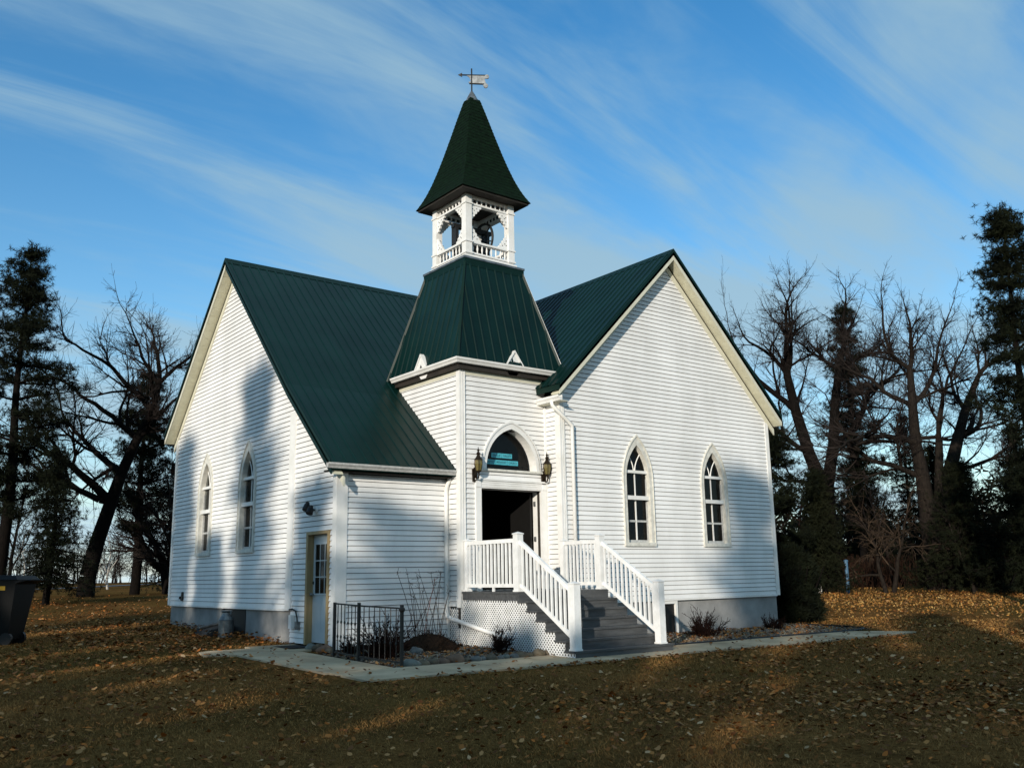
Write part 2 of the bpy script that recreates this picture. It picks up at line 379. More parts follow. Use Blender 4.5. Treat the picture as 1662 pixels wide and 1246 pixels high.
# windows
def pane(name, pts, fr, parent, o, m='glass'):
    P = [Vector(fr(a, b, o)) for a, b in pts]; nn = Vector((0, 0, 0))
    for i in range(len(P)): nn += P[i].cross(P[(i + 1) % len(P)])
    out_ = Vector(fr(0, 0, 1)) - Vector(fr(0, 0, 0))
    idx_ = list(range(len(P))) if nn.dot(out_) > 0 else list(range(len(P)))[::-1]
    return MB().add(P, [tuple(idx_)]).build(name, m, parent)
def window(fr, uc, curtain=None, sl_=None, tilt=0):
    w, z0, zs, za = .465, 1.97, 3.40, 4.38
    out = arch_pts(uc, w, z0, zs, za); inn = arch_pts(uc, w - .095, z0, zs, za - .20)
    mb = MB(); n = len(out)
    for (pA, pB, oA, oB) in ((out, inn, .035, .035), (out, out, -.06, .035), (inn, inn, .035, -.13)):
        base = [fr(a, b, oA) for a, b in pA] + [fr(a, b, oB) for a, b in pB]
        mb.add(base, [(i, i + 1, n + i + 1, n + i) for i in range(n - 1)])
    # narrow drip mould round the outside
    o2 = arch_pts(uc, w + .022, z0, zs, za + .045)
    base = [fr(a, b, .055) for a, b in out] + [fr(a, b, .055) for a, b in o2]; mb.add(base, [(i, i + 1, n + i + 1, n + i) for i in range(n - 1)])
    base = [fr(a, b, .055) for a, b in o2] + [fr(a, b, 0) for a, b in o2]; mb.add(base, [(i, i + 1, n + i + 1, n + i) for i in range(n - 1)])
    base = [fr(a, b, .055) for a, b in out] + [fr(a, b, .03) for a, b in out]; mb.add(base, [(i, i + 1, n + i + 1, n + i) for i in range(n - 1)])
    wn = mb.build('window', 'casing', church)
    def bar(name, u0, u1, a, b, o0, o1, m): 
        q = MB(); q.hexa([fr(u0, a, o0), fr(u1, a, o0), fr(u1, a, o1), fr(u0, a, o1), fr(u0, b, o0), fr(u1, b, o0), fr(u1, b, o1), fr(u0, b, o1)]); return q.build(name, m, wn)
    iw = w - .095
    bar('sill', uc - w - .03, uc + w + .03, 1.885, 1.97, -.12, .06, 'casing')
    bar('meeting_rail', uc - iw, uc + iw, 2.93, 3.02, -.10, .0, 'trim')
    bar('transom', uc - iw, uc + iw, 3.535, 3.60, -.095, -.02, 'trim')
    bar('lower_rail', uc - iw, uc + iw, 2.43, 2.475, -.12, -.075, 'greyrail')
    bar('bottom_rail', uc - iw, uc + iw, 1.97, 2.03, -.12, -.07, 'greyrail')
    for sd in (-1, 1): bar('stile', uc + sd * iw - .02, uc + sd * iw + .02, 1.97, 3.42, -.118, -.06, 'greyrail')
    bar('muntin', uc - .013, uc + .013, 2.03, 3.59, -.098, -.072, 'trim')
    # Y tracery: two thin arcs from centre
    for sd in (-1, 1):
        pts = []
        for i in range(8):
            tt = i / 7; zz = 3.59 + tt * .46; pts.append(fr(uc + sd * (.02 + .24 * tt ** 1.9), zz, -.085))
        MB().tube(pts, .015, 4).build('tracery', 'trim', wn)
    iv = arch_pts(uc, iw, 2.0, zs, za - .20)
    pane('pane', [(uc - iw, 2.98)] + [(a, b) for a, b in iv if b > 3.0] + [(uc + iw, 2.98)], fr, wn, -.09)
    pane('pane', [(uc - iw, 2.0), (uc + iw, 2.0), (uc + iw, 3.0), (uc - iw, 3.0)], fr, wn, -.10)
    if curtain:
        for (a, b, c, d) in curtain:
            q = MB(); m = 9
            vs = []
            for i in range(m):
                uu = uc + a + (b - a) * i / (m - 1); vs += [fr(uu, c, -.42 + .02 * math.sin(i * 1.9)), fr(uu, d, -.42 + .02 * math.sin(i * 1.9 + .3))]
            q.add(vs, [(2 * i, 2 * i + 2, 2 * i + 3, 2 * i + 1) for i in range(m - 1)]); q.build('curtain', 'curtain', wn)
    return lambda z: ((uc - arch_w(z, w - .02, zs, za), uc + arch_w(z, w - .02, zs, za)) if (1.90 < z < za - .02) else None)
R1, R2 = 4.56, 7.20; L1, L2 = 7.46, 4.79
hR = [window(RG, R1), window(RG, R2)]
hL = [window(LG, L1, [(.08, .20, 2.03, 2.95)]), window(LG, L2)]
def win_cells(uc): return uc - .40, uc + .40
# right gable wall
FR = .44  # siding stops this far under the roof surface
def gable_cells(ur, l, r, wins, zeav):
    cells = []; c = [l]
    for wc in sorted(wins): c += [wc - .40, wc + .40]
    c += [r]
    for i in range(0, len(c), 2): cells.append(rect(c[i], c[i + 1], ZB, zeav))
    for wc in wins: cells.append(rect(wc - .4, wc + .4, ZB, 1.95)); cells.append(rect(wc - .4, wc + .4, 4.22, zeav))
    return cells
zev = zR(TX) - .2
cells = gable_cells(RX, TX, 9.48, (R1, R2), zev - .02) + [[(TX, zev), (9.48, zev - .05), (RX, RZ - .22)]]
wr = sheath(RG, 'gable_wall', cells)
boards(RG, ZB, RZ - FR, lambda z: max(TX + .02, RX - (RZ - FR - z) / SL), lambda z: min(9.46, RX + (RZ - FR - z) / SL), hR, wr, seed=1)
zev = zL(2.36) - .2
cells = gable_cells(RY, 2.36, 9.857, (L1, L2), zev - .02) + [[(2.36, zev), (9.857, zev + .03), (RY, RZ - .22)]]
wl = sheath(LG, 'gable_wall', cells)
boards(LG, ZB, RZ - FR, lambda z: max(2.38, RY - (RZ - FR - z) / SL), lambda z: min(9.84, RY + (RZ - FR - z) / SL), hL, wl, seed=2)
# lean-to walls
D0, D1 = .72, 1.62  # side door opening (y)
ztopd = lambda y: zL(y) - .22
wd = sheath(LG, 'side_wall', [rect(LFY, D0, .06, ztopd(LFY)), rect(D1, 2.36, .06, ztopd(D1)), rect(D0, D1, 2.17, ztopd(D0)), [(LFY, ztopd(LFY)), (2.36, ztopd(D0)), (2.36, ztopd(2.3))]])
def lwlf(z): return max(LFY + .01, 2.2 - (zL(2.2) - .16 - z) / .88)
boards(LG, .06, zL(2.3) - .16, lambda z: min(lwlf(z), 2.33), lambda z: 2.345, [lambda z: (D0 - .05, D1 + .05) if z < 2.19 else None], wd, seed=3)
wf = sheath(LF, 'lean_to_wall', [rect(AX, 0, .02, 3.24)])
boards(LF, .06, 3.24, lambda z: AX + .01, lambda z: -.005, [], wf, seed=4)
# tower walls
DL, DR = .49, 2.08
wt = sheath(TR, 'tower_wall', [rect(0, DL, .3, 5.55), rect(DR, 2.4, .3, 5.55), rect(DL, DR, 3.06, 3.42), rect(DL, DR, 4.3, 5.55), rect(DL, .62, 3.42, 4.3), rect(1.98, DR, 3.42, 4.3)], m='sheathing')
LC, LW, LZ0, LZA = 1.305, .755, 3.50, 4.47
lun = lambda z: (LC - arch_w(z, LW - .03, LZ0 - .02, LZA), LC + arch_w(z, LW - .03, LZ0 - .02, LZA)) if 3.47 < z < LZA - .02 else None
boards(TR, ZB, 5.53, lambda z: .02, lambda z: TX - .005, [lun, lambda z: (DL - .13, DR + .13) if z < 3.22 else None], wt, seed=5)
wt2 = sheath(TL, 'tower_wall', [rect(0, 2.4, .3, 5.55)])
boards(TL, ZB, 5.53, lambda z: .02, lambda z: LFY - .01 if z < 3.3 else 2.38, [], wt2, join=True, seed=6)
ws = sheath(SW, 'return_wall', [rect(GY, 0, .3, 5.05)])
boards(SW, ZB, 5.02, lambda z: GY + .02, lambda z: -.005, [], ws, join=True, seed=7)
build_boards()
# hidden back walls, floor, foundation
MB().box((9.39, GY + .1, .3), (9.46, 9.75, 5.35)).build('rear_wall', 'sheathing', church)
MB().box((AX + .1, 9.77, .3), (9.38, 9.84, 5.3)).build('rear_wall', 'sheathing', church)
MB().box((AX + .11, 1.95, 4.55), (9.385, 9.76, 4.62)).build('ceiling_board', 'sheathing', church)
MB().box((2.42, GY + .11, 4.551), (9.384, 1.945, 4.621)).build('ceiling_board', 'sheathing', church)
MB().box((AX + .12, .45, .62), (9.38, 9.75, .74)).box((2.3, GY + .12, .62), (9.38, .44, .74)).build('floor_slab', 'sheathing', church)
fb = MB()
fb.box((2.33, GY + .045, -.5), (9.44, GY + .3, ZB - .004)).box((AX + .045, 2.40, -.5), (AX + .3, 9.82, ZB - .004)).box((9.2, GY + .3, -.5), (9.43, 9.8, .69)).box((AX + .3, 9.6, -.5), (9.2, 9.81, .69))
fb.build('foundation', 'concrete', church)
# corner boards
def cb(name, boxes, m='trim'):
    q = MB()
    for a, b in boxes: q.box(a, b)
    return q.build(name, m, church)
P_ = .032
cb('corner_board', [((-P_, -P_, ZB - .01), (.115, .0, 5.52)), ((-P_, .0005, ZB - .01), (-.0005, .10, 5.52)), ((.03, -P_ - .008, ZB), (.045, -P_ - .0005, 5.5)), ((.085, -P_ - .008, ZB), (.10, -P_ - .0005, 5.5))])
cb('corner_board', [((TX - P_, GY - P_, ZB - .01), (TX + .11, GY, 5.0)), ((TX - P_, GY + .0005, ZB - .01), (TX - .0005, GY + .13, 5.0)), ((TX + .03, GY - P_ - .008, ZB), (TX + .042, GY - P_ - .0005, 4.95)), ((TX + .07, GY - P_ - .008, ZB), (TX + .082, GY - P_ - .0005, 4.95))])
cb('corner_board', [((9.48 - .10, GY - P_, ZB - .01), (9.48 + P_, GY, 5.12))])
cb('corner_board', [((AX - P_, 9.857 - .10, ZB - .01), (AX, 9.857 + P_, 5.12))])
cb('corner_board', [((AX - P_, 2.30, ZB - .02), (AX + .0, 2.585, 4.72))])
cb('corner_board', [((AX - P_, LFY - P_, .02), (AX + .20, LFY, 3.26)), ((AX - P_, LFY + .0005, .02), (AX - .0005, LFY + .13, 3.36))])
cb('corner_post', [((TX - .05, -.05, ZB), (TX - .005, -.003, 5.0))])
cb('corner_post', [((-.05, LFY - .05, .1), (-.004, LFY - .004, 3.26))])
cb('drip_edge', [((TX + .11, GY - .03, ZB - .03), (9.40, GY + .03, ZB + .008))]); cb('drip_edge', [((AX - .03, 2.59, ZB - .03), (AX + .03, 9.75, ZB + .008))])

# ---- roofs
def ribpanel(s0, s1, tvals, fn, name, parent, m='metal_green', pitch=.2285, rh=.02, off=0.0):
    """fn(s,k,h): point at across s, k-th slope station, height h"""
    ss = []; s = s0
    prof = [(0, 0), (.08, 0), (.092, 1), (.118, 1), (.13, 0)]
    k = math.floor((s0 - off) / pitch)
    while off + k * pitch < s1:
        for du, h in prof:
            q = off + k * pitch + du
            if s0 - 1e-6 <= q <= s1 + 1e-6: ss.append((q, h * rh))
        k += 1
    if not ss or ss[0][0] > s0 + .004: ss.insert(0, (s0, 0))
    if ss[-1][0] < s1 - .004: ss.append((s1, 0))
    T = tvals; vs = []; fs = []
    for (q, h) in ss:
        for k in range(T): vs.append(fn(q, k, h))
    for i in range(len(ss) - 1):
        for k in range(T - 1): fs.append((i * T + k, (i + 1) * T + k, (i + 1) * T + k + 1, i * T + k + 1))
    return MB().add(vs, fs).build(name, m, parent)
nrm = 1 / math.sqrt(1 + SL * SL)
OH = .30
# left wing roof (ridge along x)
def slabroof(polys, th):
    q = MB()
    for p in polys:
        n = len(p)
        q.add([(a, b, c) for a, b, c in p] + [(a, b, c - th) for a, b, c in p], [tuple(range(n)), tuple(range(2 * n - 1, n - 1, -1))] + [(i, n + i, n + (i + 1) % n, (i + 1) % n) for i in range(n)])
    return q
x0 = AX - OH; ylo = .13; yhi = 10.07
dz = -.012
def Lp(x, y): return (x, y, zL(y) + dz)
roofL = slabroof([[Lp(x0, RY), Lp(x0, 2.2), Lp(2.02, 2.2), Lp(RX, RY)], [Lp(x0, 2.2), Lp(x0, ylo), Lp(-.005, ylo), Lp(-.005, 2.2)], [Lp(x0, yhi), Lp(x0, RY), Lp(9.78, RY), Lp(9.78, yhi)]], .13).build('roof', 'metal_green_trim', church)
def Lfn(s, k, h):
    y = [RY - .02, 2.2, ylo - .03][k]
    if s > -.002 and k == 2: y = 2.2
    if s > 2.0 and k >= 1: y = max(2.2, min(RY - .02, s + .23 - .1))
    return (s, y - h * nrm * SL * 1.0, zL(y) + .006 + h * nrm)
s = x0; 
edges = [x0]
while edges[-1] < RX - .01: edges.append(min(edges[-1] + .914, RX))
edges = sorted(set([round(e, 4) for e in edges if abs(e) > .3] + [-.004]))
for a, b in zip(edges[:-1], edges[1:]): ribpanel(a, b, 3, Lfn, 'roof_panel', roofL, rh=.016, off=x0)
def Lbn(s, k, h): y = [RY + .02, yhi + .02][k]; return (s, y + h * nrm, zL(y) + .006 + h * nrm)
for a in np.arange(x0, 9.7, .914): ribpanel(float(a), float(min(a + .914, 9.78)), 2, Lbn, 'roof_panel', roofL, rh=.016, off=x0)
MB().add([(x0 - .01, RY - .16, RZ - .135), (x0 - .01, RY, RZ + .035), (x0 - .01, RY + .16, RZ - .135), (RX, RY - .16, RZ - .135), (RX, RY, RZ + .035), (RX, RY + .16, RZ - .135)], [(0, 1, 4, 3), (1, 2, 5, 4)]).build('ridge_cap', 'metal_green_trim', roofL)
# right wing roof (ridge along y)
y0 = GY - OH; xlo = 2.04; xhi = 9.76
def Rp(x, y): return (x, y, zR(x) + dz)
roofR = slabroof([[Rp(RX, y0), Rp(RX, RY), Rp(2.03, 2.22), Rp(2.03, y0)], [Rp(xhi, y0), Rp(xhi, RY), Rp(RX, RY), Rp(RX, y0)]], .13).build('roof', 'metal_green_trim', church)
def Rfn(s, k, h):
    x = [RX - .02, xlo - .03][k]
    if k == 1: x = max(xlo - .03, min(RX - .02, s - .23 - .1))
    return (x - h * nrm, s, zR(x) + .006 + h * nrm)
def Rbn(s, k, h): x = [RX + .02, xhi + .02][k]; return (x + h * nrm, s, zR(x) + .006 + h * nrm)
for a in np.arange(y0, RY, .914):
    ribpanel(float(a), float(min(a + .914, RY)), 2, Rfn, 'roof_panel', roofR, rh=.024, off=y0)
    ribpanel(float(a), float(min(a + .914, RY)), 2, Rbn, 'roof_panel', roofR, rh=.024, off=y0)
MB().add([(RX - .16, y0 - .01, RZ - .135), (RX, y0 - .01, RZ + .035), (RX + .16, y0 - .01, RZ - .135), (RX - .16, RY, RZ - .135), (RX, RY, RZ + .035), (RX + .16, RY, RZ - .135)], [(0, 1, 4, 3), (1, 2, 5, 4)]).build('ridge_cap', 'metal_green_trim', roofR)

# rakes: fascia, soffit panels, frieze, metal edge
def rake(fr, zf, ua, ub, tag_, bend=None):
    """from ridge ua to eave ub in wall frame coordinates"""
    st = [ua] + ([bend] if bend else []) + [ub]
    q = MB()
    for a, b in zip(st[:-1], st[1:]):
        q.prism([(a, zf(a) - .03), (b, zf(b) - .03), (b, zf(b) - .25), (a, zf(a) - .25)], lambda u, z, d: fr(u, z, d), OH - .022, OH)
    q.build('fascia', 'metal_green_trim' if tag_ == 'lr' else 'cream', church)
    q = MB()
    for a, b in zip(st[:-1], st[1:]):
        q.prism([(a, zf(a) + .03), (b, zf(b) + .03), (b, zf(b) - .055), (a, zf(a) - .055)], lambda u, z, d: fr(u, z, d), OH + .0015, OH + .02)
    q.build('rake_trim', 'metal_green_trim', church)
    q = MB()
    for a, b in zip(st[:-1], st[1:]):
        q.prism([(a, zf(a) - .30), (b, zf(b) - .30), (b, zf(b) - .46), (a, zf(a) - .46)], lambda u, z, d: fr(u, z, d), .0, .034)
    q.build('frieze', 'cream', church)
    sf = MB().prism([(ua, zf(ua) - .20), (ub, zf(ub) - .20), (ub, zf(ub) - .225), (ua, zf(ua) - .225)] if not bend else [(ua, zf(ua) - .20), (bend, zf(bend) - .20), (bend, zf(bend) - .225), (ua, zf(ua) - .225)], lambda u, z, d: fr(u, z, d), .01, OH - .03).build('soffit', 'soffit', church)
    L = ub - ua; nP = int(abs(L) / .165)
    for i in range(nP):
        a = ua + L * i / nP; b = ua + L * (i + .955) / nP
        MB().prism([(a, zf(a) - .229), (b, zf(b) - .229), (b, zf(b) - .246), (a, zf(a) - .246)], lambda u, z, d: fr(u, z, d), .037, OH - .024).build('soffit_panel', 'soffit', sf)
rake(RG, zR, RX, xhi, 'rr'); rake(RG, zR, RX, xlo, 'rl')
rake(LG, zL, RY, yhi, 'll'); rake(LG, zL, RY, .14, 'lr', bend=2.2)

# gutters (profile in (out, z), mitred by out)
def gutter(fr, u0, u1, z, o, m0=0, m1=0, mt='trim', s=1.0):
    prof = [(0, .0), (0, -.10), (.055, -.10), (.075, -.06), (.10, -.035), (.105, .0), (.095, .0), (.09, -.03), (.01, -.03), (.01, 0)]
    prof = [(a * s, b * s) for a, b in prof]
    n = len(prof)
    vs = [fr(u0 - m0 * a, z + b, o + a) for a, b in prof] + [fr(u1 + m1 * a, z + b, o + a) for a, b in prof]
    MB().add(vs, [(i, (i + 1) % n, n + (i + 1) % n, n + i) for i in range(n)] + [tuple(range(n)), tuple(range(2 * n - 1, n - 1, -1))]).build('gutter', mt, church)
E_ = .254
TE = 1.23 + 1.48 - .03
gutter(TR, -E_ + .1, 2.44, 5.70, E_ - .1, m0=1)
gutter(TL, -E_ + .1, 2.42, 5.70, E_ - .1, m0=1)
gutter(LF, AX - .38, .03, 3.405, LFY - .17, mt='greyrail')
gutter(SW, GY - OH + .005, -.01, 5.055, .165, s=1.15)
cb('eave_soffit', [((TX - .2, GY - .29, 4.93), (TX - .003, -.01, 4.945))], 'cream')
# tower + lean-to soffits, frieze
cb('eave_soffit', [((-E_ + .1, -E_ + .1, 5.575), (2.4, -.003, 5.60)), ((-E_ + .1, -.0025, 5.575), (-.003, 2.4, 5.60))], 'soffit_shade')
cb('eave_soffit', [((AX - .30, .27, 3.26), (-.04, LFY - .003, 3.285))], 'soffit_shade')
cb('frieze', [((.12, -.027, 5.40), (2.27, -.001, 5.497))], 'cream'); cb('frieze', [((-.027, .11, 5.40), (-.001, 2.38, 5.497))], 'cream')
cb('eave_shade_band', [((-.13, -.13, 5.498), (2.40, -.002, 5.573))], 'soffit_shade'); cb('eave_shade_band', [((-.129, -.001, 5.499), (-.002, 2.40, 5.572))], 'soffit_shade')  # dark slabs added to paint the shaded band below the tower eave
# downspouts
def spout(path, m='trim', r=.042): MB().tube(path, r, 8).build('downspout', m, church, smooth=True)
spout([(TX - .24, GY - .02, 4.95), (TX - .24, GY - .04, 4.86), (TX + .10, GY - .09, 4.58), (TX + .26, GY - .10, 4.46), (TX + .285, GY - .075, 4.36), (TX + .285, GY - .075, .9)])
spout([(-.03, .33, 3.34), (-.035, .33, 3.24), (-.075, .36, 3.14), (-.09, .385, 3.04), (-.09, .385, .62), (-.085, .36, .52), (-.07, .2, .47), (-.06, -1.5, .17)])

# tower roof
tcx, tcy = 1.23, 1.20; e0, e1, tz0, tz1 = 1.42, .80, 5.675, 8.06
def hip(t): return e0 - (e0 - e1) * t, tz0 + (tz1 - tz0) * t
core = MB()
c0 = e0 - .02; c1 = e1 - .02
core.hexa([(tcx - c0, tcy - c0, tz0 - .03), (tcx + c0, tcy - c0, tz0 - .03), (tcx + c0, tcy + c0, tz0 - .03), (tcx - c0, tcy + c0, tz0 - .03), (tcx - c1, tcy - c1, tz1), (tcx + c1, tcy - c1, tz1), (tcx + c1, tcy + c1, tz1), (tcx - c1, tcy + c1, tz1)])
troof = core.build('tower_roof', 'metal_green_trim', church)
nl = math.hypot(tz1 - tz0, e0 - e1); nz_ = (e0 - e1) / nl; no_ = (tz1 - tz0) / nl
for face in range(4):
    ca, sa = [(1, 0), (0, 1), (-1, 0), (0, -1)][face]
    def fn(s, k, h, ca=ca, sa=sa):
        tm = 1.0 if abs(s) <= e1 else (e0 - abs(s)) / (e0 - e1)
        t_ = (0, max(0.0, tm))[k]
        hw, z = hip(t_); lx, ly = s, -(hw + h * no_ + .002)
        return (tcx + ca * lx - sa * ly, tcy + sa * lx + ca * ly, z + h * nz_)
    ed = [-e0 + .001, -e1, -e1 + .5333, e1 - .5333, e1, e0 - .001]
    for a, b in zip(ed[:-1], ed[1:]): ribpanel(a, b, 2, fn, 'roof_panel', troof, rh=.02, off=-e0 - .05)
for (sx, sy) in ((-1, -1), (1, -1), (-1, 1), (1, 1)):
    MB().beam((tcx + sx * (e0 + .005), tcy + sy * (e0 + .005), tz0), (tcx + sx * (e1 + .005), tcy + sy * (e1 + .005), tz1), .05, .05, up=(sx, sy, .3)).build('hip_cap', 'metal_green_trim', troof)
for (sx, sy, ox, oy) in ((1, -1, .04, -.005), (-1, 1, -.005, .04)):
    MB().beam((tcx + sx * e0 + ox, tcy + sy * e0 + oy, tz0 + .02), (tcx + sx * e1 + ox, tcy + sy * e1 + oy, tz1), .012, .016, up=(sx, sy, .3)).build('hip_strip', 'trim', troof)  # thin white strip along two of the hips
cap = MB().box((tcx - .83, tcy - .83, 7.98), (tcx + .83, tcy + .83, 8.14)).build('tower_cap', 'metal_green_trim', church)
MB().box((tcx - .845, tcy - .845, 8.142), (tcx + .845, tcy + .845, 8.19)).build('cap_flashing', 'galv', cap)
MB().box((tcx - .72, tcy - .72, 8.191), (tcx + .72, tcy + .72, 8.28)).build('belfry_deck', 'trim', cap)
# gablets on the tower eaves
def gablet(fr, uc):
    q = MB(); q.prism([(uc - .24, 5.66), (uc + .24, 5.66), (uc, 5.99)], lambda a, b, d: fr(a, b, d), -.10, E_ - .06); gb = q.build('gablet', 'trim', church)
    for sd in (-1, 1): MB().prism([(uc + sd * .285, 5.655), (uc, 6.04), (uc, 5.995), (uc + sd * .245, 5.655)], lambda a, b, d: fr(a, b, d), -.11, E_ - .035).build('gablet_trim', 'trim', gb)
    MB().prism([(uc - .06, 5.70), (uc + .06, 5.70), (uc, 5.80)], lambda a, b, d: fr(a, b, d), E_ - .06, E_ - .055).build('gablet_vent', 'soffit_shade', gb)
    MB().prism([(uc - .10, 5.50), (uc + .10, 5.50), (uc + .16, 5.572), (uc - .16, 5.572)], lambda a, b, d: fr(a, b, d), .03, .13).build('gablet_bracket', 'trim', gb)
gablet(TR, 1.30); gablet(TL, 1.20)

# belfry
bz0, bz1, bp_ = 8.28, 9.72, .684; pw = .165
belfry = MB().box((tcx - bp_ + .02, tcy - bp_ + .02, 8.281), (tcx + bp_ - .02, tcy + bp_ - .02, 8.315)).build('belfry', 'trim', church)
for sx in (-1, 1):
    for sy in (-1, 1):
        a = (tcx + sx * bp_, tcy + sy * bp_); c = (tcx + sx * (bp_ - pw), tcy + sy * (bp_ - pw))
        q = MB().box((min(a[0], c[0]), min(a[1], c[1]), 8.316), (max(a[0], c[0]), max(a[1], c[1]), 9.73))
        q.build('post', 'trim', belfry)
        q = MB()
        for zc in (8.33, 8.60, 9.505): q.box((min(a[0], c[0]) - .02, min(a[1], c[1]) - .02, zc), (max(a[0], c[0]) + .02, max(a[1], c[1]) + .02, zc + .035))
        q.build('post_moulding', 'trim', belfry)
def bracket_poly(w, h):
    pts = [(0, 0), (w, 0)]; n = 5
    for i in range(n):
        a0 = i / n; a1 = (i + 1) / n
        def cv(a): return (w * (1 - a) ** 1.05, h * a ** 1.05)
        p0 = cv(a0); p1 = cv(a1)
        for k in range(1, 5):
            tt = k / 4; bx = p0[0] + (p1[0] - p0[0]) * tt; bz = p0[1] + (p1[1] - p0[1]) * tt
            dd = math.sin(tt * math.pi) * .028
            pts.append((bx + dd * .7, bz + dd * .7))
    pts[-1] = (0, h)
    return pts
for face in range(4):
    ca, sa = [(1, 0), (0, 1), (-1, 0), (0, -1)][face]
    def bf(u, z, d, ca=ca, sa=sa): ly = -(bp_ - .02 + d); return (tcx + ca * u - sa * ly, tcy + sa * u + ca * ly, z)
    ui = bp_ - pw
    for z, h in ((8.335, .04), (8.595, .045), (9.50, .045)):
        MB().prism(rect(-ui - .015, ui + .015, z, z + h), bf, -.11, .005).build('rail', 'trim', belfry)
    MB().prism(rect(-ui, ui, 9.685, 9.73), bf, -.11, -.01).build('rail', 'trim', belfry)
    for (za, zb) in ((8.375, 8.595), (9.545, 9.685)):
        for i in range(8):
            u = -ui + (i + .5) * 2 * ui / 8; p = bf(u, za, -.05)
            MB().lathe([(.022, 0), (.022, .02), (.012, .035), (.024, (zb - za) * .5), (.012, zb - za - .03), (.022, zb - za - .015), (.022, zb - za)], p, 6).build('spindle', 'trim', belfry)
    for sd in (-1, 1):
        for top in (0, 1):
            pl_ = bracket_poly(.27 if not top else .29, .37 if not top else .34)
            poly = [(sd * (ui - a), (8.64 + b) if not top else (9.50 - b)) for a, b in pl_]
            br = MB().prism(poly, bf, -.055, -.012).build('bracket', 'trim', belfry)
            # fretwork slots seen as dark cuts
            q = MB()
            for (a, b) in ((.05, .20), (.09, .12), (.16, .07), (.05, .09)):
                z = (8.64 + b) if not top else (9.50 - b); u = sd * (ui - a)
                q.prism(rect(u - .012, u + .012, z - .012, z + .012), bf, -.0115, -.0105)
            q.build('fretwork', 'soffit_shade', br)
# ceiling of belfry and spire
MB().box((tcx - .93, tcy - .93, 9.731), (tcx + .93, tcy + .93, 9.775)).build('belfry_ceiling', 'soffit_shade', belfry)
H_ = 12.50 - 9.78
prof = [(0, .965), (.06, .875), (.13, .79), (.22, .70), (.34, .60), (.48, .495), (.64, .385), (.82, .265), (1.0, .14)]
def spw(t):
    for (a, b), (c, d) in zip(prof[:-1], prof[1:]):
        if a <= t <= c: return b + (d - b) * (t - a) / (c - a)
    return .14
q = MB(); nC = 30
for i in range(nC):
    t0 = i / nC; t1 = (i + 1) / nC; a = spw(t0) + .006; b_ = spw(t1) - .002; za = 9.78 + H_ * t0; zb = 9.78 + H_ * t1 + .005
    A = [(-a, -a), (a, -a), (a, a), (-a, a)]; B = [(-b_, -b_), (b_, -b_), (b_, b_), (-b_, b_)]
    q.add([(tcx + x, tcy + y, za - .004) for x, y in A] + [(tcx + x * (b_ / a), tcy + y * (b_ / a), za) for x, y in A] + [(tcx + x, tcy + y, za) for x, y in A] + [(tcx + x, tcy + y, zb) for x, y in B],
          [(0, 1, 9, 8), (1, 2, 10, 9), (2, 3, 11, 10), (3, 0, 8, 11), (8, 9, 13, 12), (9, 10, 14, 13), (10, 11, 15, 14), (11, 8, 12, 15), (0, 4, 5, 1), (1, 5, 6, 2), (2, 6, 7, 3), (3, 7, 4, 0)])
q.add([(tcx - .14, tcy - .14, 12.505), (tcx + .14, tcy - .14, 12.505), (tcx + .14, tcy + .14, 12.505), (tcx - .14, tcy + .14, 12.505)], [(0, 1, 2, 3)])
spire = q.build('spire', 'shingle', church)
# individual shingle tabs on the two visible lower faces read as slightly proud pieces
q = MB()
for i in range(0, nC):
    t0 = i / nC; t1 = (i + 1) / nC; a = spw(t0) + .0075; b_ = spw(t1); za = 9.78 + H_ * t0; zb = za + H_ / nC
    off = random.random() * .1
    for face in range(4):
        ca, sa = [(1, 0), (0, 1), (-1, 0), (0, -1)][face]
        u = -a + off
        while u < a - .1:
            if random.random() < .45:
                w = .10 + random.random() * .05; pr = random.random() * .003 + .001
                vs = []
                for (uu, ww, zz, d) in ((u, a, za - .006, pr), (u + w, a, za - .006, pr), (u + w, b_, zb, .0015), (u, b_, zb, .0015)):
                    uu = uu if abs(uu) < ww else math.copysign(ww, uu); ly = -(ww + d); vs.append((tcx + ca * uu - sa * ly, tcy + sa * uu + ca * ly, zz))
                q.add(vs, [(0, 1, 2, 3)])
            u += .16
q.build('shingle_tabs', 'shingle', church, kind='stuff')
MB().box((tcx - .955, tcy - .955, 9.7755), (tcx + .955, tcy + .955, 9.7795)).build('spire_soffit', 'soffit_shade', church)
MB().lathe([(.175, 0), (.15, .06), (.06, .24), (.022, .30)], (tcx, tcy, 12.46), 8).build('spire_finial', 'galv', church)

# entrance
q = MB()
for a, b in (((DL - .14, -.05, 1.0), (DL, .0, 3.06)), ((DR, -.05, 1.0), (DR + .14, .0, 3.06)), ((DL - .14, -.05, 3.061), (DR + .14, .0, 3.22)), ((DL - .16, -.075, 3.221), (DR + .16, .0, 3.26)), ((DL - .145, -.065, 3.08), (DL - .02, -.0505, 3.2)), ((DR + .02, -.065, 3.08), (DR + .145, -.0505, 3.2))): q.box(a, b)
for k in range(3): q.box((DL + .0, -.062, 3.09 + k * .045), (DR, -.0505, 3.11 + k * .045))
q.box((DL - .02, .0005, 1.0), (DL - .0005, .25, 3.055)).box((DR + .0005, .0005, 1.0), (DR + .02, .25, 3.055)).box((DL, .0005, 3.0605), (DR, .25, 3.08))
ent = q.build('entrance', 'trim', church)
mid = (DL + DR) / 2
for a, b in ((DL + .005, mid - .004), (mid + .004, DR - .005)):
    xx_ = DL + .03 if a < mid - .1 else DR - .075
    MB().box((xx_, .26, 1.02), (xx_ + .045, 1.02, 3.05)).build('door_leaf', 'inside_shade', ent)
MB().box((.12, .02, .93), (2.3, 2.3, .99)).build('vestibule_floor', 'sheathing', ent)
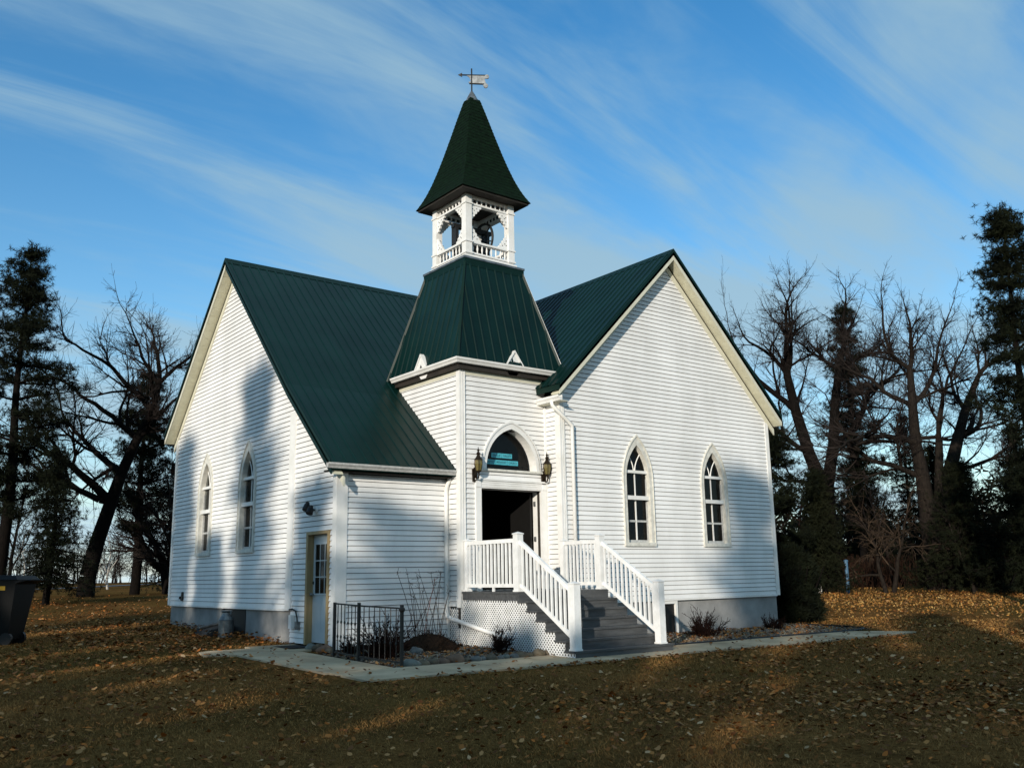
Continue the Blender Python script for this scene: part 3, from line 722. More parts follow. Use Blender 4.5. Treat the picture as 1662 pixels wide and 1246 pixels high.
MB().box((.12, 2.25, .99), (2.3, 2.3, 3.4)).build('vestibule_wall', 'inside_shade', ent)
MB().box((2.29, .12, .99), (2.34, 2.25, 3.4)).build('vestibule_wall', 'inside_shade', ent)
MB().box((.12, .12, 3.36), (2.34, 2.3, 3.40)).build('vestibule_ceiling', 'inside_shade', ent)
MB().box((DL, -.02, .995), (DR, .25, 1.02)).build('threshold', 'galv', ent)
q = MB()
for z in (1.25, 2.0, 2.75): q.box((DR - .03, .15, z), (DR - .005, .199, z + .1)); q.box((DL + .005, .15, z), (DL + .03, .199, z + .1))
q.build('hinge', 'galv', ent)
# fanlight
out = arch_pts(LC, LW, 3.47, LZ0, LZA); inn = arch_pts(LC, LW - .085, 3.47, LZ0, LZA - .125); n = len(out)
mb = MB()
for (pA, pB, oA, oB) in ((out, inn, .04, .04), (out, out, -.02, .04), (inn, inn, .04, -.26)):
    mb.add([TR(a, b, oA) for a, b in pA] + [TR(a, b, oB) for a, b in pB], [(i, i + 1, n + i + 1, n + i) for i in range(n - 1)])
o2 = arch_pts(LC, LW + .03, 3.47, LZ0, LZA + .05)
mb.add([TR(a, b, .055) for a, b in out] + [TR(a, b, .055) for a, b in o2], [(i, i + 1, n + i + 1, n + i) for i in range(n - 1)])
mb.add([TR(a, b, .055) for a, b in o2] + [TR(a, b, 0) for a, b in o2], [(i, i + 1, n + i + 1, n + i) for i in range(n - 1)])
fan = mb.build('fanlight', 'trim', church)
q = MB(); q.box((LC - LW - .06, -.07, 3.425), (LC + LW + .06, .26, 3.468)).build('sill', 'casing', fan)
pane('pane', inn, TR, fan, -.20)
MB().add([TR(a, b, -.27) for a, b in arch_pts(LC, LW - .08, 3.46, LZ0, LZA - .1)], [tuple(range(n))]).build('backing', 'inside_shade', fan)
def text_mesh(name, s, fr, uc, zc, o, w, h, m, parent):
    cu = bpy.data.curves.new(name, 'FONT'); cu.body = s; cu.align_x = 'CENTER'; cu.align_y = 'CENTER'; cu.size = 1.0
    ob = bpy.data.objects.new(name, cu); COL.objects.link(ob)
    bpy.context.view_layer.update()
    me = bpy.data.meshes.new_from_object(ob.evaluated_get(bpy.context.evaluated_depsgraph_get()))
    bpy.data.objects.remove(ob)
    vs = np.array([v.co[:] for v in me.vertices]); mn = vs.min(0); mx_ = vs.max(0)
    for v in me.vertices:
        a = (v.co.x - (mn[0] + mx_[0]) / 2) / (mx_[0] - mn[0]) * w; b = (v.co.y - (mn[1] + mx_[1]) / 2) / (mx_[1] - mn[1]) * h
        v.co = fr(uc + a, zc + b, o)
    me.materials.clear(); me.materials.append(MATS[m])
    o_ = bpy.data.objects.new(name, me); link(o_, parent); return o_
def strip(a, b, z0, z1):
    MB().prism(rect(a, b, z0, z1), lambda u, z, d: TR(u, z, d), -.195, -.188).build('sign_strip', 'signcyan', fan)
strip(.93, 1.20, 3.745, 3.845); strip(1.21, 1.48, 3.745, 3.845)
text_mesh('sign_lettering', 'EAGLE', TR, 1.065, 3.795, -.186, .20, .052, 'signtext', fan); text_mesh('sign_lettering', 'VALLEY', TR, 1.345, 3.795, -.186, .21, .052, 'signtext', fan)
strip(.76, 1.03, 3.60, 3.70); strip(1.04, 1.35, 3.60, 3.70); strip(1.36, 1.64, 3.60, 3.70)
for s_, c_, w_ in (('UNITED', .895, .21), ('METHODIST', 1.195, .26), ('CHURCH', 1.50, .22)): text_mesh('sign_lettering', s_, TR, c_, 3.65, -.186, w_, .052, 'signtext', fan)
# side door
q = MB()
def LGbox(q, a, b, z0, z1, o0, o1): q.hexa([LG(a, z0, o0), LG(b, z0, o0), LG(b, z0, o1), LG(a, z0, o1), LG(a, z1, o0), LG(b, z1, o0), LG(b, z1, o1), LG(a, z1, o1)]); return q
LGbox(q, D1 - .035, D1 + .04, .06, 2.14, -.16, .035); LGbox(q, D0 - .04, D0 + .035, .06, 2.14, -.16, .035); LGbox(q, D0 - .04, D1 + .04, 2.1405, 2.20, -.16, .035)
sd_ = q.build('side_door', 'doorframe', church)
q = LGbox(MB(), D0 + .036, D1 - .036, .10, 2.135, -.14, -.10)
leaf = q.build('door_leaf', 'doorwhite', sd_)
gw0, gw1, gz0, gz1 = D0 + .15, D1 - .15, 1.02, 1.95
MB().add([LG(gw0, gz0, -.097), LG(gw1, gz0, -.097), LG(gw1, gz1, -.097), LG(gw0, gz1, -.097)], [(0, 1, 2, 3)]).build('door_glass', 'inside_shade', sd_)
pane('pane', [(gw0, gz0), (gw1, gz0), (gw1, gz1), (gw0, gz1)], LG, sd_, -.093)
q = MB()
LGbox(q, gw0 - .03, gw0, gz0 - .03, gz1 + .03, -.10, -.08); LGbox(q, gw1, gw1 + .03, gz0 - .03, gz1 + .03, -.10, -.08); LGbox(q, gw0, gw1, gz0 - .03, gz0, -.10, -.08); LGbox(q, gw0, gw1, gz1, gz1 + .03, -.10, -.08)
for k in (1, 2): u = gw0 + (gw1 - gw0) * k / 3; LGbox(q, u - .009, u + .009, gz0, gz1, -.094, -.084); z = gz0 + (gz1 - gz0) * k / 3; LGbox(q, gw0, gw1, z - .009, z + .009, -.0945, -.0835)
q.build('door_grille', 'doorwhite', sd_)
q = MB()
for (a, b) in ((D0 + .16, D0 + .41), (D0 + .49, D0 + .74)):
    LGbox(q, a, b, .30, .90, -.10, -.096); 
q.build('door_panel', 'doorwhite', sd_)
MB().tube([LG(D1 - .09, 1.0, -.10), LG(D1 - .09, 1.0, -.06), LG(D1 - .09, 1.0, -.045), LG(D1 - .09, 1.0, -.015)], [.018, .014, .036, .026], 10).build('door_knob', 'galv', sd_)
MB().tube([LG(D1 - .09, 1.22, -.10), LG(D1 - .09, 1.22, -.075)], .03, 10).build('deadbolt', 'black', sd_)
# basement openings
q = MB(); 
for a, b, c, d in ((5.18, 5.25, -.12, .67), (5.62, 5.69, -.12, .67), (5.25, 5.62, .60, .67)): q.prism(rect(a, b, c, d), lambda u, z, o: RG(u, z, o), -.05, .01)
bw = q.build('basement_window', 'trim', church); MB().prism(rect(5.25, 5.62, -.12, .60), lambda u, z, o: RG(u, z, o), -.046, -.04).build('pane', 'inside_shade', bw)
q = MB().prism(rect(4.75, 6.05, .02, .69), lambda u, z, o: LG(u, z, o), -.046, -.035); bw = q.build('basement_window', 'inside_shade', church)
q = MB(); LGbox(q, 6.05, 6.10, .05, .69, -.05, -.0); q.build('window_jamb', 'galv', bw)

# ------------------------------------------------------------------ weathervane, bell, lanterns, floodlight, meters
wv = thing('weathervane', (tcx, tcy, 12.74), 'grey metal banner weathervane with arrow on top of the green spire', 'weathervane')
MB().tube([(tcx, tcy, 12.74), (tcx, tcy, 13.36)], .018, 8).build('rod', 'iron', wv)
vd = Vector((.80, -.60, -.03)).normalized()
def vf(u, z, d): return (tcx + vd.x * u + .6 * d, tcy + vd.y * u + .8 * d, z + vd.z * u * 1.0)
MB().prism([(-.16, 13.20), (.36, 13.20), (.40, 13.17), (.38, 13.10), (.31, 13.10), (.34, 12.99), (.40, 12.93), (.36, 12.88), (.28, 12.91), (.26, 12.965), (-.05, 12.965), (-.08, 13.0), (-.02, 13.03), (-.06, 13.13)], vf, -.008, .008).build('banner', 'galv', wv)
MB().tube([vf(-.26, 13.19, 0), vf(.34, 13.19, 0)], .017, 6).build('arrow_shaft', 'iron', wv)
MB().prism([(-.33, 13.19), (-.23, 13.245), (-.23, 13.135)], vf, -.01, .01).build('arrow_head', 'iron', wv)
MB().tube([vf(-.06, 12.965, 0), vf(.30, 12.955, 0)], .018, 6).build('lower_scroll', 'iron', wv)
MB().tube([vf(.37, 13.155, -.015), vf(.37, 13.155, .015)], .055, 12).build('scroll_end', 'galv', wv)
MB().tube([vf(.34, 12.91, -.015), vf(.34, 12.91, .015)], .055, 12).build('scroll_end', 'galv', wv)
bl = thing('church_bell', (tcx, tcy, 8.32), 'dark bronze bell with spoked wheel hung inside the white belfry', 'bell')
MB().lathe([(.33, 0), (.31, .04), (.24, .16), (.20, .30), (.17, .38), (.08, .43), (.03, .44)], (tcx - .05, tcy + .05, 8.72), 24).build('bell_body', 'bell', bl, smooth=True)
MB().box((tcx - .55, tcy - .02, 9.17), (tcx + .52, tcy + .10, 9.27)).build('yoke', 'iron', bl)
for sx in (-.52, .36): MB().box((tcx + sx, tcy - .05, 8.316), (tcx + sx + .08, tcy + .13, 9.2)).build('stand', 'iron', bl)
wc = (tcx + .30, tcy + .04, 9.02); R_ = .40
pts = [(wc[0] + .0, wc[1] + R_ * math.cos(2 * math.pi * k / 28), wc[2] + R_ * math.sin(2 * math.pi * k / 28)) for k in range(29)]
MB().tube(pts, .03, 6, cap=False).build('wheel_rim', 'iron', bl)
for k in range(3):
    a = math.pi * k / 3 + .3; MB().beam((wc[0], wc[1] - R_ * math.cos(a), wc[2] - R_ * math.sin(a)), (wc[0], wc[1] + R_ * math.cos(a), wc[2] + R_ * math.sin(a)), .025, .025, up=(1, 0, 0)).build('spoke', 'iron', bl)
def lantern(u, z, label):
    p = Vector(TR(u, z, .17)); w = thing('wall_lantern', TR(u, z - .25, .0), label, 'lantern')
    MB().prism([(u - .05, z - .30), (u + .05, z - .30), (u + .06, z - .05), (u, z), (u - .06, z - .05)], lambda a, b, d: TR(a, b, d), .02, .055).build('backplate', 'bronze', w)
    pts = [TR(u, z - .17, .05), TR(u, z - .24, .10), TR(u, z - .24, .16), TR(u, z - .16, .19), TR(u, z - .11, .17)]
    MB().tube(pts, .017, 6).build('arm', 'bronze', w, smooth=True)
    MB().lathe([(.03, -.13), (.065, -.10), (.05, -.085)], p, 6).build('base_cup', 'bronze', w)
    MB().lathe([(.055, -.085), (.085, .05), (.078, .13)], p, 6).build('glass_shade', 'amber', w)
    for k in range(6):
        a = 2 * math.pi * k / 6
        MB().tube([(p.x + .058 * math.cos(a), p.y + .058 * math.sin(a), p.z - .085), (p.x + .089 * math.cos(a), p.y + .089 * math.sin(a), p.z + .05), (p.x + .081 * math.cos(a), p.y + .081 * math.sin(a), p.z + .135)], .007, 4).build('cage_bar', 'bronze', w)
    MB().lathe([(.092, .13), (.085, .15), (.045, .20), (.03, .24), (.05, .26), (.03, .285), (.015, .31), (.03, .33), (.012, .355), (.004, .40)], p, 8).build('cap', 'bronze', w)
lantern(.33, 3.48, 'bronze wall lantern left of the church entrance arch'); lantern(2.16, 3.50, 'bronze wall lantern right of the church entrance arch')
fl = thing('floodlight', LG(1.30, 2.62, .02), 'black twin floodlight on the siding above the side door', 'floodlight')
MB().tube([LG(1.28, 2.60, .0), LG(1.28, 2.60, .05)], .06, 12).build('base', 'trim', fl)
for (u, z, o) in ((1.40, 2.70, .16), (1.22, 2.62, .17)):
    MB().tube([LG(1.28, 2.61, .05), LG(u, z - .03, o - .04)], .015, 6).build('arm', 'black', fl)
    MB().tube([LG(u + .03, z + .06, o - .03), LG(u, z, o), LG(u - .03, z - .09, o + .04)], [.035, .06, .072], 10).build('lamp_head', 'black', fl)
vt = thing('vent_flap', LG(8.80, .90, .03), 'small black vent flap low on the left gable siding', 'vent')
MB().prism([(8.86, .83), (8.74, .80), (8.70, .86), (8.73, 1.03), (8.79, 1.03)], lambda a, b, d: LG(a, b, d), .02, .05).build('hood', 'black', vt); MB().prism([(8.86, .86), (8.93, .845), (8.86, .92)], lambda a, b, d: LG(a, b, d), .02, .07).build('flap', 'black', vt)
mt = thing('utility_box', LG(2.20, .45, .02), 'small white utility box with drooping grey cable beside the side door', 'box')
MB().prism(rect(2.12, 2.25, .34, .60), lambda a, b, d: LG(a, b, d), .02, .09).build('case', 'trim', mt)
MB().tube([LG(2.36, .70, .03), LG(2.15, .72, .06), LG(1.97, .68, .07), LG(1.92, .55, .06), LG(1.92, .44, .05)], .016, 6).build('cable', 'iron', mt)
MB().prism(rect(1.87, 1.97, .33, .47), lambda a, b, d: LG(a, b, d), .02, .08).build('plug', 'galv', mt)

# ------------------------------------------------------------------ porch and stairs
porch = thing('porch_stairs', (1.15, -1.7, -.1), 'grey porch stairs with white railings leading up to the church entrance', 'stairs')
DZ = 1.0; X0, X1 = .02, 2.26; RUN = .255; Y1 = -1.83
for k in range(13):
    ya = -.035 - k * .1385; 
    xa = X0 - .03
    MB().box((xa, ya - .134, DZ - .035), (X1 if ya - .14 > GY + .02 else X1 + .03, ya, DZ)).build('deck_board', 'deckgrey', porch)
MB().box((X0 + .01, Y1 + .03, .72), (X1 - .02, Y1 + .05, DZ - .036)).box((X0 - .008, Y1 + .03, .84), (X0 + .012, -.035, DZ - .036)).build('deck_rim', 'deckgrey', porch)
tz = [1.0 - .1615 * (i + 1) for i in range(6)]
yy = Y1
for i, z in enumerate(tz):
    xa, xb = X0 - .03, (X1 + .02 if i < 5 else X1 + .14)
    yb = yy - RUN
    MB().box((xa, yb - .025, z - .035), (xb, yy + .026, z)).build('tread', 'deckgrey', porch)
    zprev = DZ if i == 0 else tz[i - 1]
    MB().box((xa + .02, yy + .0, z + .001), (xb - .03, yy + .02, zprev - .036)).build('riser', 'deckgrey', porch)
    yy = yb
MB().box((X0 - .01, yy, -.2), (X1 + .11, yy + .02, tz[-1] - .036)).build('riser', 'deckgrey', porch)
# lattice on the left side
lat = MB()
tops = [(LFY - .03, .0, ZB - .02), (0.0, Y1 + .02, DZ - .17)] + [(Y1 - RUN * i + (.02 if i == 0 else .02), Y1 - RUN * (i + 1) + .02, tz[i] - .04) for i in range(6)]
def lat_top(y):
    for a, b, h in tops:
        if b <= y <= a: return h
    return -1
def lat_bot(y): return gzf(0, y) - .02
ymin = Y1 - RUN * 6 + .02; ymax = LFY - .03
for dirn in (1, -1):
    c = ymin - 1.3
    while c < ymax + 1.3:
        # strip centreline z = dirn*(y-c) + zb0
        step = .05; y = ymin
        run = None
        ysamp = np.arange(ymin, ymax + 1e-6, .0125)
        zsamp = dirn * (ysamp - c) - .15
        ok = [(lat_bot(a) - .0 <= zz <= lat_top(a)) for a, zz in zip(ysamp, zsamp)]
        i = 0
        while i < len(ok):
            if ok[i]:
                k = i
                while k + 1 < len(ok) and ok[k + 1]: k += 1
                if k > i:
                    ya, yb_ = ysamp[i], ysamp[k]; za, zb_ = zsamp[i], zsamp[k]; hw = .0150; xo = .006 if dirn == 1 else .014
                    lat.hexa([(xo, ya, za - hw), (xo, yb_, zb_ - hw), (xo, yb_, zb_ + hw), (xo, ya, za + hw), (xo + .0075, ya, za - hw), (xo + .0075, yb_, zb_ - hw), (xo + .0075, yb_, zb_ + hw), (xo + .0075, ya, za + hw)])
                i = k + 1
            else: i += 1
        c += .074
lat.build('lattice', 'vinyl', porch, kind='stuff')
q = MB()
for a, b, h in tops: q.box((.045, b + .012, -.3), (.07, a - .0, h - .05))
q.build('skirt_shade_sheet', 'inside_shade', porch, kind='stuff')  # black sheet added so the lattice gaps look shaded
MB().box((.003, -.008, gzf(0, 0)), (.02, .012, ZB)).build('lattice_trim', 'vinyl', porch)
# posts and rails
def post(x, y, z0, z1, w=.135):
    p = MB().box((x - w / 2, y - w / 2, z0), (x + w / 2, y + w / 2, z1)).build('post', 'vinyl', porch)
    c = w / 2 + .012
    MB().box((x - c, y - c, z1), (x + c, y + c, z1 + .018)).add([(x - c, y - c, z1 + .018), (x + c, y - c, z1 + .018), (x + c, y + c, z1 + .018), (x - c, y + c, z1 + .018), (x, y, z1 + .05)], [(0, 1, 4), (1, 2, 4), (2, 3, 4), (3, 0, 4)]).build('post_cap', 'vinyl', p)
    MB().box((x - c, y - c, z0 + .001), (x + c, y + c, z0 + .03)).build('post_skirt', 'vinyl', p)
def rail(x, ya, yb, za, zb, top=.93, bot=.11, n=None):
    """ya nearer wall; za,zb walking surface heights"""
    MB().beam((x, ya, za + top), (x, yb, zb + top), .055, .075).build('hand_rail', 'vinyl', porch)
    MB().beam((x, ya, za + bot), (x, yb, zb + bot), .045, .065).build('bottom_rail', 'vinyl', porch)
    n = n or int(abs(yb - ya) / .115)
    for i in range(n):
        tt = (i + .6) / (n + .2); y = ya + (yb - ya) * tt; z = za + (zb - za) * tt
        MB().box((x - .018, y - .018, z + bot + .015), (x + .018, y + .018, z + top - .015)).build('baluster', 'vinyl', porch)
XL, XR = .075, 2.19
post(XL, -1.755, DZ, 2.04); post(XR, -1.70, DZ, 2.04); post(XL, -3.285, tz[-1], 1.13, .145); post(XR, -3.24, tz[-1], 1.13, .145)
post(XL + .02, -.10, DZ, 1.98, .10); post(XR, -.585, DZ, 1.98, .10)
rail(XL, -.15, -1.69, DZ, DZ, n=13); rail(XR, -.635, -1.63, DZ, DZ, n=9)
rail(XL, -1.82, -3.215, DZ - .02, .10, top=.92, bot=.14, n=12); rail(XR, -1.77, -3.17, DZ - .02, .10, top=.92, bot=.14, n=12)
MB().box((XL - .02, -1.0, DZ), (XL + .02, -.96, DZ + .085)).build('rail_foot', 'vinyl', porch)

# ------------------------------------------------------------------ iron fence
fe = thing('iron_fence', (-3.0, -1.6, -.05), 'low black wrought iron fence panel beside the walk near the side door', 'fence')
fp = [(-2.98, -.45), (-3.05, -1.45), (-2.97, -2.68)]; FH = .92
for k, (x, y) in enumerate(fp):
    z = gzf(x, y); MB().box((x - .022, y - .022, z - .1), (x + .022, y + .022, z + FH + (.0 if k == 0 else .03))).build('post', 'iron', fe)
MB().lathe([(.03, 0), (.05, .03), (.05, .06), (.02, .09)], (-2.97, -2.68, gzf(-2.97, -2.68) + FH - .08), 8).build('finial', 'iron', fe)
for (a, b), n in zip(zip(fp[:-1], fp[1:]), (6, 7)):
    za, zb = gzf(*a), gzf(*b)
    for h in (FH - .02, .09): MB().beam((*a, za + h), (*b, zb + h), .025, .025).build('rail', 'iron', fe)
    for i in range(n):
        tt = (i + 1) / (n + 1); x = a[0] + (b[0] - a[0]) * tt; y = a[1] + (b[1] - a[1]) * tt; z = gzf(x, y)
        q = MB().tube([(x, y, z + .09), (x, y, z + FH - .02)], .009, 4)
        for zz in (.32, .56): q.lathe([(.006, 0), (.02, .04), (.006, .08)], (x, y, z + zz), 5)
        q.build('picket', 'iron', fe)

# ------------------------------------------------------------------ stones along the bed
def stone(x, y, r, k, label, group, flat=.65):
    rr = np.random.default_rng(int(1000 * abs(x) + 77 * abs(y) + k)); n = 10; m = 6
    ph = rr.uniform(0, 6, 6); vs = []; fs = []
    el = rr.uniform(.8, 1.35)
    for i in range(m + 1):
        th = math.pi * i / m
        for j_ in range(n):
            a = 2 * math.pi * j_ / n; R0 = r * (1 + .12 * math.sin(2 * a + ph[0]) + .1 * math.sin(3 * th + ph[1] + a) + .06 * math.sin(5 * a + ph[2] + 2 * th))
            vs.append((x + el * R0 * math.sin(th) * math.cos(a), y + R0 * math.sin(th) * math.sin(a), gzf(x, y) + r * .38 + flat * R0 * math.cos(th)))
    for i in range(m):
        for j_ in range(n): fs.append((i * n + j_, i * n + (j_ + 1) % n, (i + 1) * n + (j_ + 1) % n, (i + 1) * n + j_))
    tag(MB().add(vs, fs).build('fieldstone', 'stone%d' % k, smooth=True), label, 'stone', group)
cn = ['reddish tan', 'grey', 'brown', 'pale grey green', 'buff']
ordn = ['first', 'second', 'third', 'fourth', 'fifth', 'sixth', 'seventh', 'eighth', 'ninth', 'tenth', 'eleventh', 'twelfth', 'thirteenth', 'fourteenth', 'fifteenth', 'sixteenth']
ks = [3, 4, 2, 0, 0, 2, 1, 1, 2, 1, 3, 1, 2, 4, 4, 2]
xx = -2.86
for i in range(16):
    r = random.uniform(.075, .115) * (1.3 if i in (0, 3, 4, 14) else 1.0)
    stone(xx + r, -2.60 + random.uniform(-.03, .04), r, ks[i], '%s fieldstone, %s from the iron fence in the row edging the gravel bed' % (cn[ks[i]], ordn[i]), 'stones edging the gravel bed')
    xx += 2 * r * .93
for i, (x, y, r, k) in enumerate(((-2.72, .98, .12, 3), (-2.70, .72, .13, 2), (-2.72, .42, .13, 0), (-2.74, .14, .10, 4))):
    stone(x, y, r, k, '%s fieldstone, %s in the short row at the side door step' % (cn[k], ordn[i]), 'stones at the side door')
for i, (x, y, r, k) in enumerate(((-.9, .1, .16, 1), (-.45, -.25, .14, 3), (-1.6, -.9, .12, 1))):
    stone(x, y, r, k, ['larger grey stone in the bed beside the dead plant mound', 'grey green stone in the bed beside the porch lattice', 'grey stone in the middle of the gravel bed'][i], 'loose stones in the gravel bed')
# gravel
def gravel(name, n, inside, x0, x1, y0, y1, label, r0=.014, r1=.038):
    P = np.stack([rng.uniform(x0, x1, n), rng.uniform(y0, y1, n)], 1); P = P[inside(P[:, 0], P[:, 1])]; n = len(P)
    r = rng.uniform(r0, r1, n); z = gz(P[:, 0], P[:, 1]) + .012 + r * .3
    base = np.array([[1, 0, 0], [0, 1, 0], [-1, 0, 0], [0, -1, 0], [0, 0, .7], [0, 0, -.7]], float)
    V = base[None] * r[:, None, None] * rng.uniform(.6, 1.3, (n, 6, 1)); a = rng.uniform(0, 6.28, n)
    ca, sa = np.cos(a)[:, None], np.sin(a)[:, None]
    V = np.stack([V[..., 0] * ca - V[..., 1] * sa, V[..., 0] * sa + V[..., 1] * ca, V[..., 2]], -1) + np.concatenate([P, z[:, None]], 1)[:, None]
    F = np.array([[0, 1, 4], [1, 2, 4], [2, 3, 4], [3, 0, 4], [1, 0, 5], [2, 1, 5], [3, 2, 5], [0, 3, 5]])[None] + (np.arange(n) * 6)[:, None, None]
    pal = np.array([[.22, .17, .10], [.13, .12, .11], [.30, .25, .17], [.16, .10, .06], [.09, .075, .06], [.26, .23, .20]])
    c = pal[rng.integers(0, len(pal), n)] * rng.uniform(.6, 1.2, (n, 1))
    o = np_mesh(name, V.reshape(-1, 3), F.reshape(-1, 3), 'gravelc', kind='stuff', tint=np.repeat(c, 6, 0)); tag(o, label, 'gravel')
gravel('gravel', 5200, lambda x, y: (y < .4) & ((x > -2.5) | (y < .05)), -3.0, -.05, -2.6, .4, 'tan pea gravel in the bed between iron fence and porch')
gravel('gravel', 9000, lambda x, y: ~((y > -.52) & (x < 9.45)), 2.45, 10.2, -2.55, .1, 'tan pea gravel in the bed along the right gable foundation')
be = thing('bed_edging', (6, -2.65, -.1), 'black plastic edging strip between gravel bed and sidewalk', 'edging')
pts = [(2.42, -2.655), (5, -2.655), (9.3, -2.655), (10.2, -2.38), (10.42, -1.7), (10.2, -.4)]
MB().tube([(x, y, gzf(x, y) + .035) for x, y in pts], .022, 6).build('strip', 'black', be)

# ------------------------------------------------------------------ trash cart, milk can, mat, posts
bx, by = -7.06, 5.92; bzz = gzf(bx, by)
tb = thing('trash_cart', (bx, by, bzz), 'black wheeled trash cart with yellow sticker at the left edge', 'trash cart')
ang = math.atan2(_r.y, _r.x)
def tf(u, z, d): return (bx + math.cos(ang) * u - math.sin(ang) * d, by + math.sin(ang) * u + math.cos(ang) * d, bzz + z)
B0, B1 = .28, .42
mbx = MB(); lo = [tf(-B0, .10, -B0), tf(B0, .10, -B0), tf(B0, .10, B0), tf(-B0, .10, B0)]; hi = [tf(-B1, 1.26, -B1), tf(B1, 1.26, -B1), tf(B1, 1.26, B1), tf(-B1, 1.26, B1)]
mbx.hexa(lo + hi).build('body', 'binplastic', tb)
MB().hexa([tf(-B1 - .03, 1.262, -B1 - .03), tf(B1 + .04, 1.262, -B1 - .03), tf(B1 + .04, 1.262, B1 + .03), tf(-B1 - .03, 1.262, B1 + .03), tf(-B1 + .04, 1.36, -B1 + .05), tf(B1 - .04, 1.34, -B1 + .05), tf(B1 - .04, 1.34, B1 - .05), tf(-B1 + .04, 1.36, B1 - .05)]).build('lid', 'binplastic', tb)
MB().hexa([tf(B1 - .02, 1.16, -B1), tf(B1 + .02, 1.20, -B1), tf(B1 + .02, 1.20, B1), tf(B1 - .02, 1.16, B1), tf(B1, 1.26, -B1), tf(B1 + .24, 1.25, -B1), tf(B1 + .24, 1.25, B1), tf(B1, 1.26, B1)]).build('handle', 'binplastic', tb)
for d in (-.30, .22): MB().tube([tf(.24, .12, d), tf(.24, .12, d + .08)], .12, 14).build('wheel', 'black', tb)
MB().hexa([tf(-.30, .0, -.26), tf(.15, .0, -.26), tf(.15, .0, .26), tf(-.30, .0, .26), tf(-.28, .11, -.28), tf(.2, .11, -.28), tf(.2, .11, .28), tf(-.28, .11, .28)]).build('foot', 'binplastic', tb)
sk = lambda z: -(B0 + (B1 - B0) * (z - .10) / 1.16) - .004
MB().add([tf(-.02, 1.06, sk(1.06)), tf(.21, 1.06, sk(1.06)), tf(.21, 1.14, sk(1.14)), tf(-.02, 1.14, sk(1.14))], [(0, 1, 2, 3)]).build('sticker', 'sticker', tb)
cx_, cy_ = -2.86, 4.88; cz_ = gzf(cx_, cy_)
mc = thing('milk_can', (cx_, cy_, cz_), 'old galvanised milk can standing against the grey foundation', 'milk can')
MB().lathe([(.155, 0), (.165, .01), (.165, .36), (.17, .37), (.16, .385), (.10, .49), (.095, .53), (.12, .55)], (cx_, cy_, cz_), 24).build('body', 'galv', mc, smooth=False)
MB().lathe([(.125, .545), (.13, .56), (.10, .575), (.03, .585)], (cx_, cy_, cz_), 24).build('lid', 'galv', mc)
for s_ in (-1, 1): MB().tube([(cx_ + .02, cy_ + s_ * .12, cz_ + .44), (cx_ + .02, cy_ + s_ * .20, cz_ + .50), (cx_ + .02, cy_ + s_ * .18, cz_ + .56), (cx_ + .02, cy_ + s_ * .105, cz_ + .52)], .012, 6).build('handle', 'galv', mc)
ww = thing('window_well', (-2.85, 5.7, gzf(-2.85, 5.7)), 'dark low window well cover on the ground beside the milk can', 'cover')
MB().hexa([(-3.15, 5.3, gzf(-3, 5.5)), (-2.57, 5.3, gzf(-3, 5.5)), (-2.57, 6.3, gzf(-3, 6)), (-3.10, 6.3, gzf(-3, 6)), (-3.05, 5.35, gzf(-3, 5.5) + .12), (-2.58, 5.35, gzf(-3, 5.5) + .22), (-2.58, 6.25, gzf(-3, 6) + .22), (-3.0, 6.25, gzf(-3, 6) + .13)]).build('cover', 'plywood', ww)
MB().hexa([(-3.07, 5.9, gzf(-3, 6) + .135), (-2.6, 5.9, gzf(-3, 6) + .225), (-2.6, 6.2, gzf(-3, 6) + .225), (-3.02, 6.2, gzf(-3, 6) + .135), (-3.07, 5.9, gzf(-3, 6) + .17), (-2.6, 5.9, gzf(-3, 6) + .25), (-2.6, 6.2, gzf(-3, 6) + .25), (-3.02, 6.2, gzf(-3, 6) + .165)]).build('board', 'galv', ww)
dm = thing('door_mat', (-2.85, 1.5, gzf(-2.85, 1.5)), 'dark rubber mat on the walk in front of the side door', 'mat')
zz = gzf(-2.85, 1.4) + .029; MB().box((-3.08, 1.12, zz), (-2.58, 1.88, zz + .012)).build('mat', 'rubbermat', dm)
for nm, x, y, h, m, lb in (('marker_post', 23.07, 6.21, 1.25, 'bluepaint', 'blue painted post at the edge of the wood'), ('marker_stake', 22.9, 7.4, .5, 'trim', 'short white stake left of the blue post')):
    z = gzf(x, y); t_ = thing(nm, (x, y, z), lb, 'post')
    MB().tube([(x, y, z - .1), (x + .03, y, z + h)], .07 if h > 1 else .09, 8).build('shaft', m, t_); MB().lathe([(.09, 0), (.09, .05), (.02, .08)], (x + .03, y, z + h), 8).build('top', m, t_)

# ------------------------------------------------------------------ trees
def tubes(P0, P1, R0, R1, n):
    P0 = np.asarray(P0, float); P1 = np.asarray(P1, float); R0 = np.asarray(R0, float); R1 = np.asarray(R1, float)
    d = P1 - P0; d /= np.linalg.norm(d, axis=1, keepdims=True) + 1e-9
    ref = np.where(np.abs(d[:, 2:3]) > .9, np.array([[1., 0, 0]]), np.array([[0., 0, 1]]))
    a = np.cross(d, ref); a /= np.linalg.norm(a, axis=1, keepdims=True) + 1e-9; b = np.cross(d, a)
    th = 2 * np.pi * np.arange(n) / n
    ring = a[:, None] * np.cos(th)[None, :, None] + b[:, None] * np.sin(th)[None, :, None]
    V = np.concatenate([P0[:, None] + ring * R0[:, None, None], P1[:, None] + ring * R1[:, None, None]], 1)
    k = np.arange(n); k2 = (k + 1) % n
    F = np.stack([k, k2, n + k2, n + k], 1)[None] + (np.arange(len(P0)) * 2 * n)[:, None, None]
    return V.reshape(-1, 3), F.reshape(-1, 4)
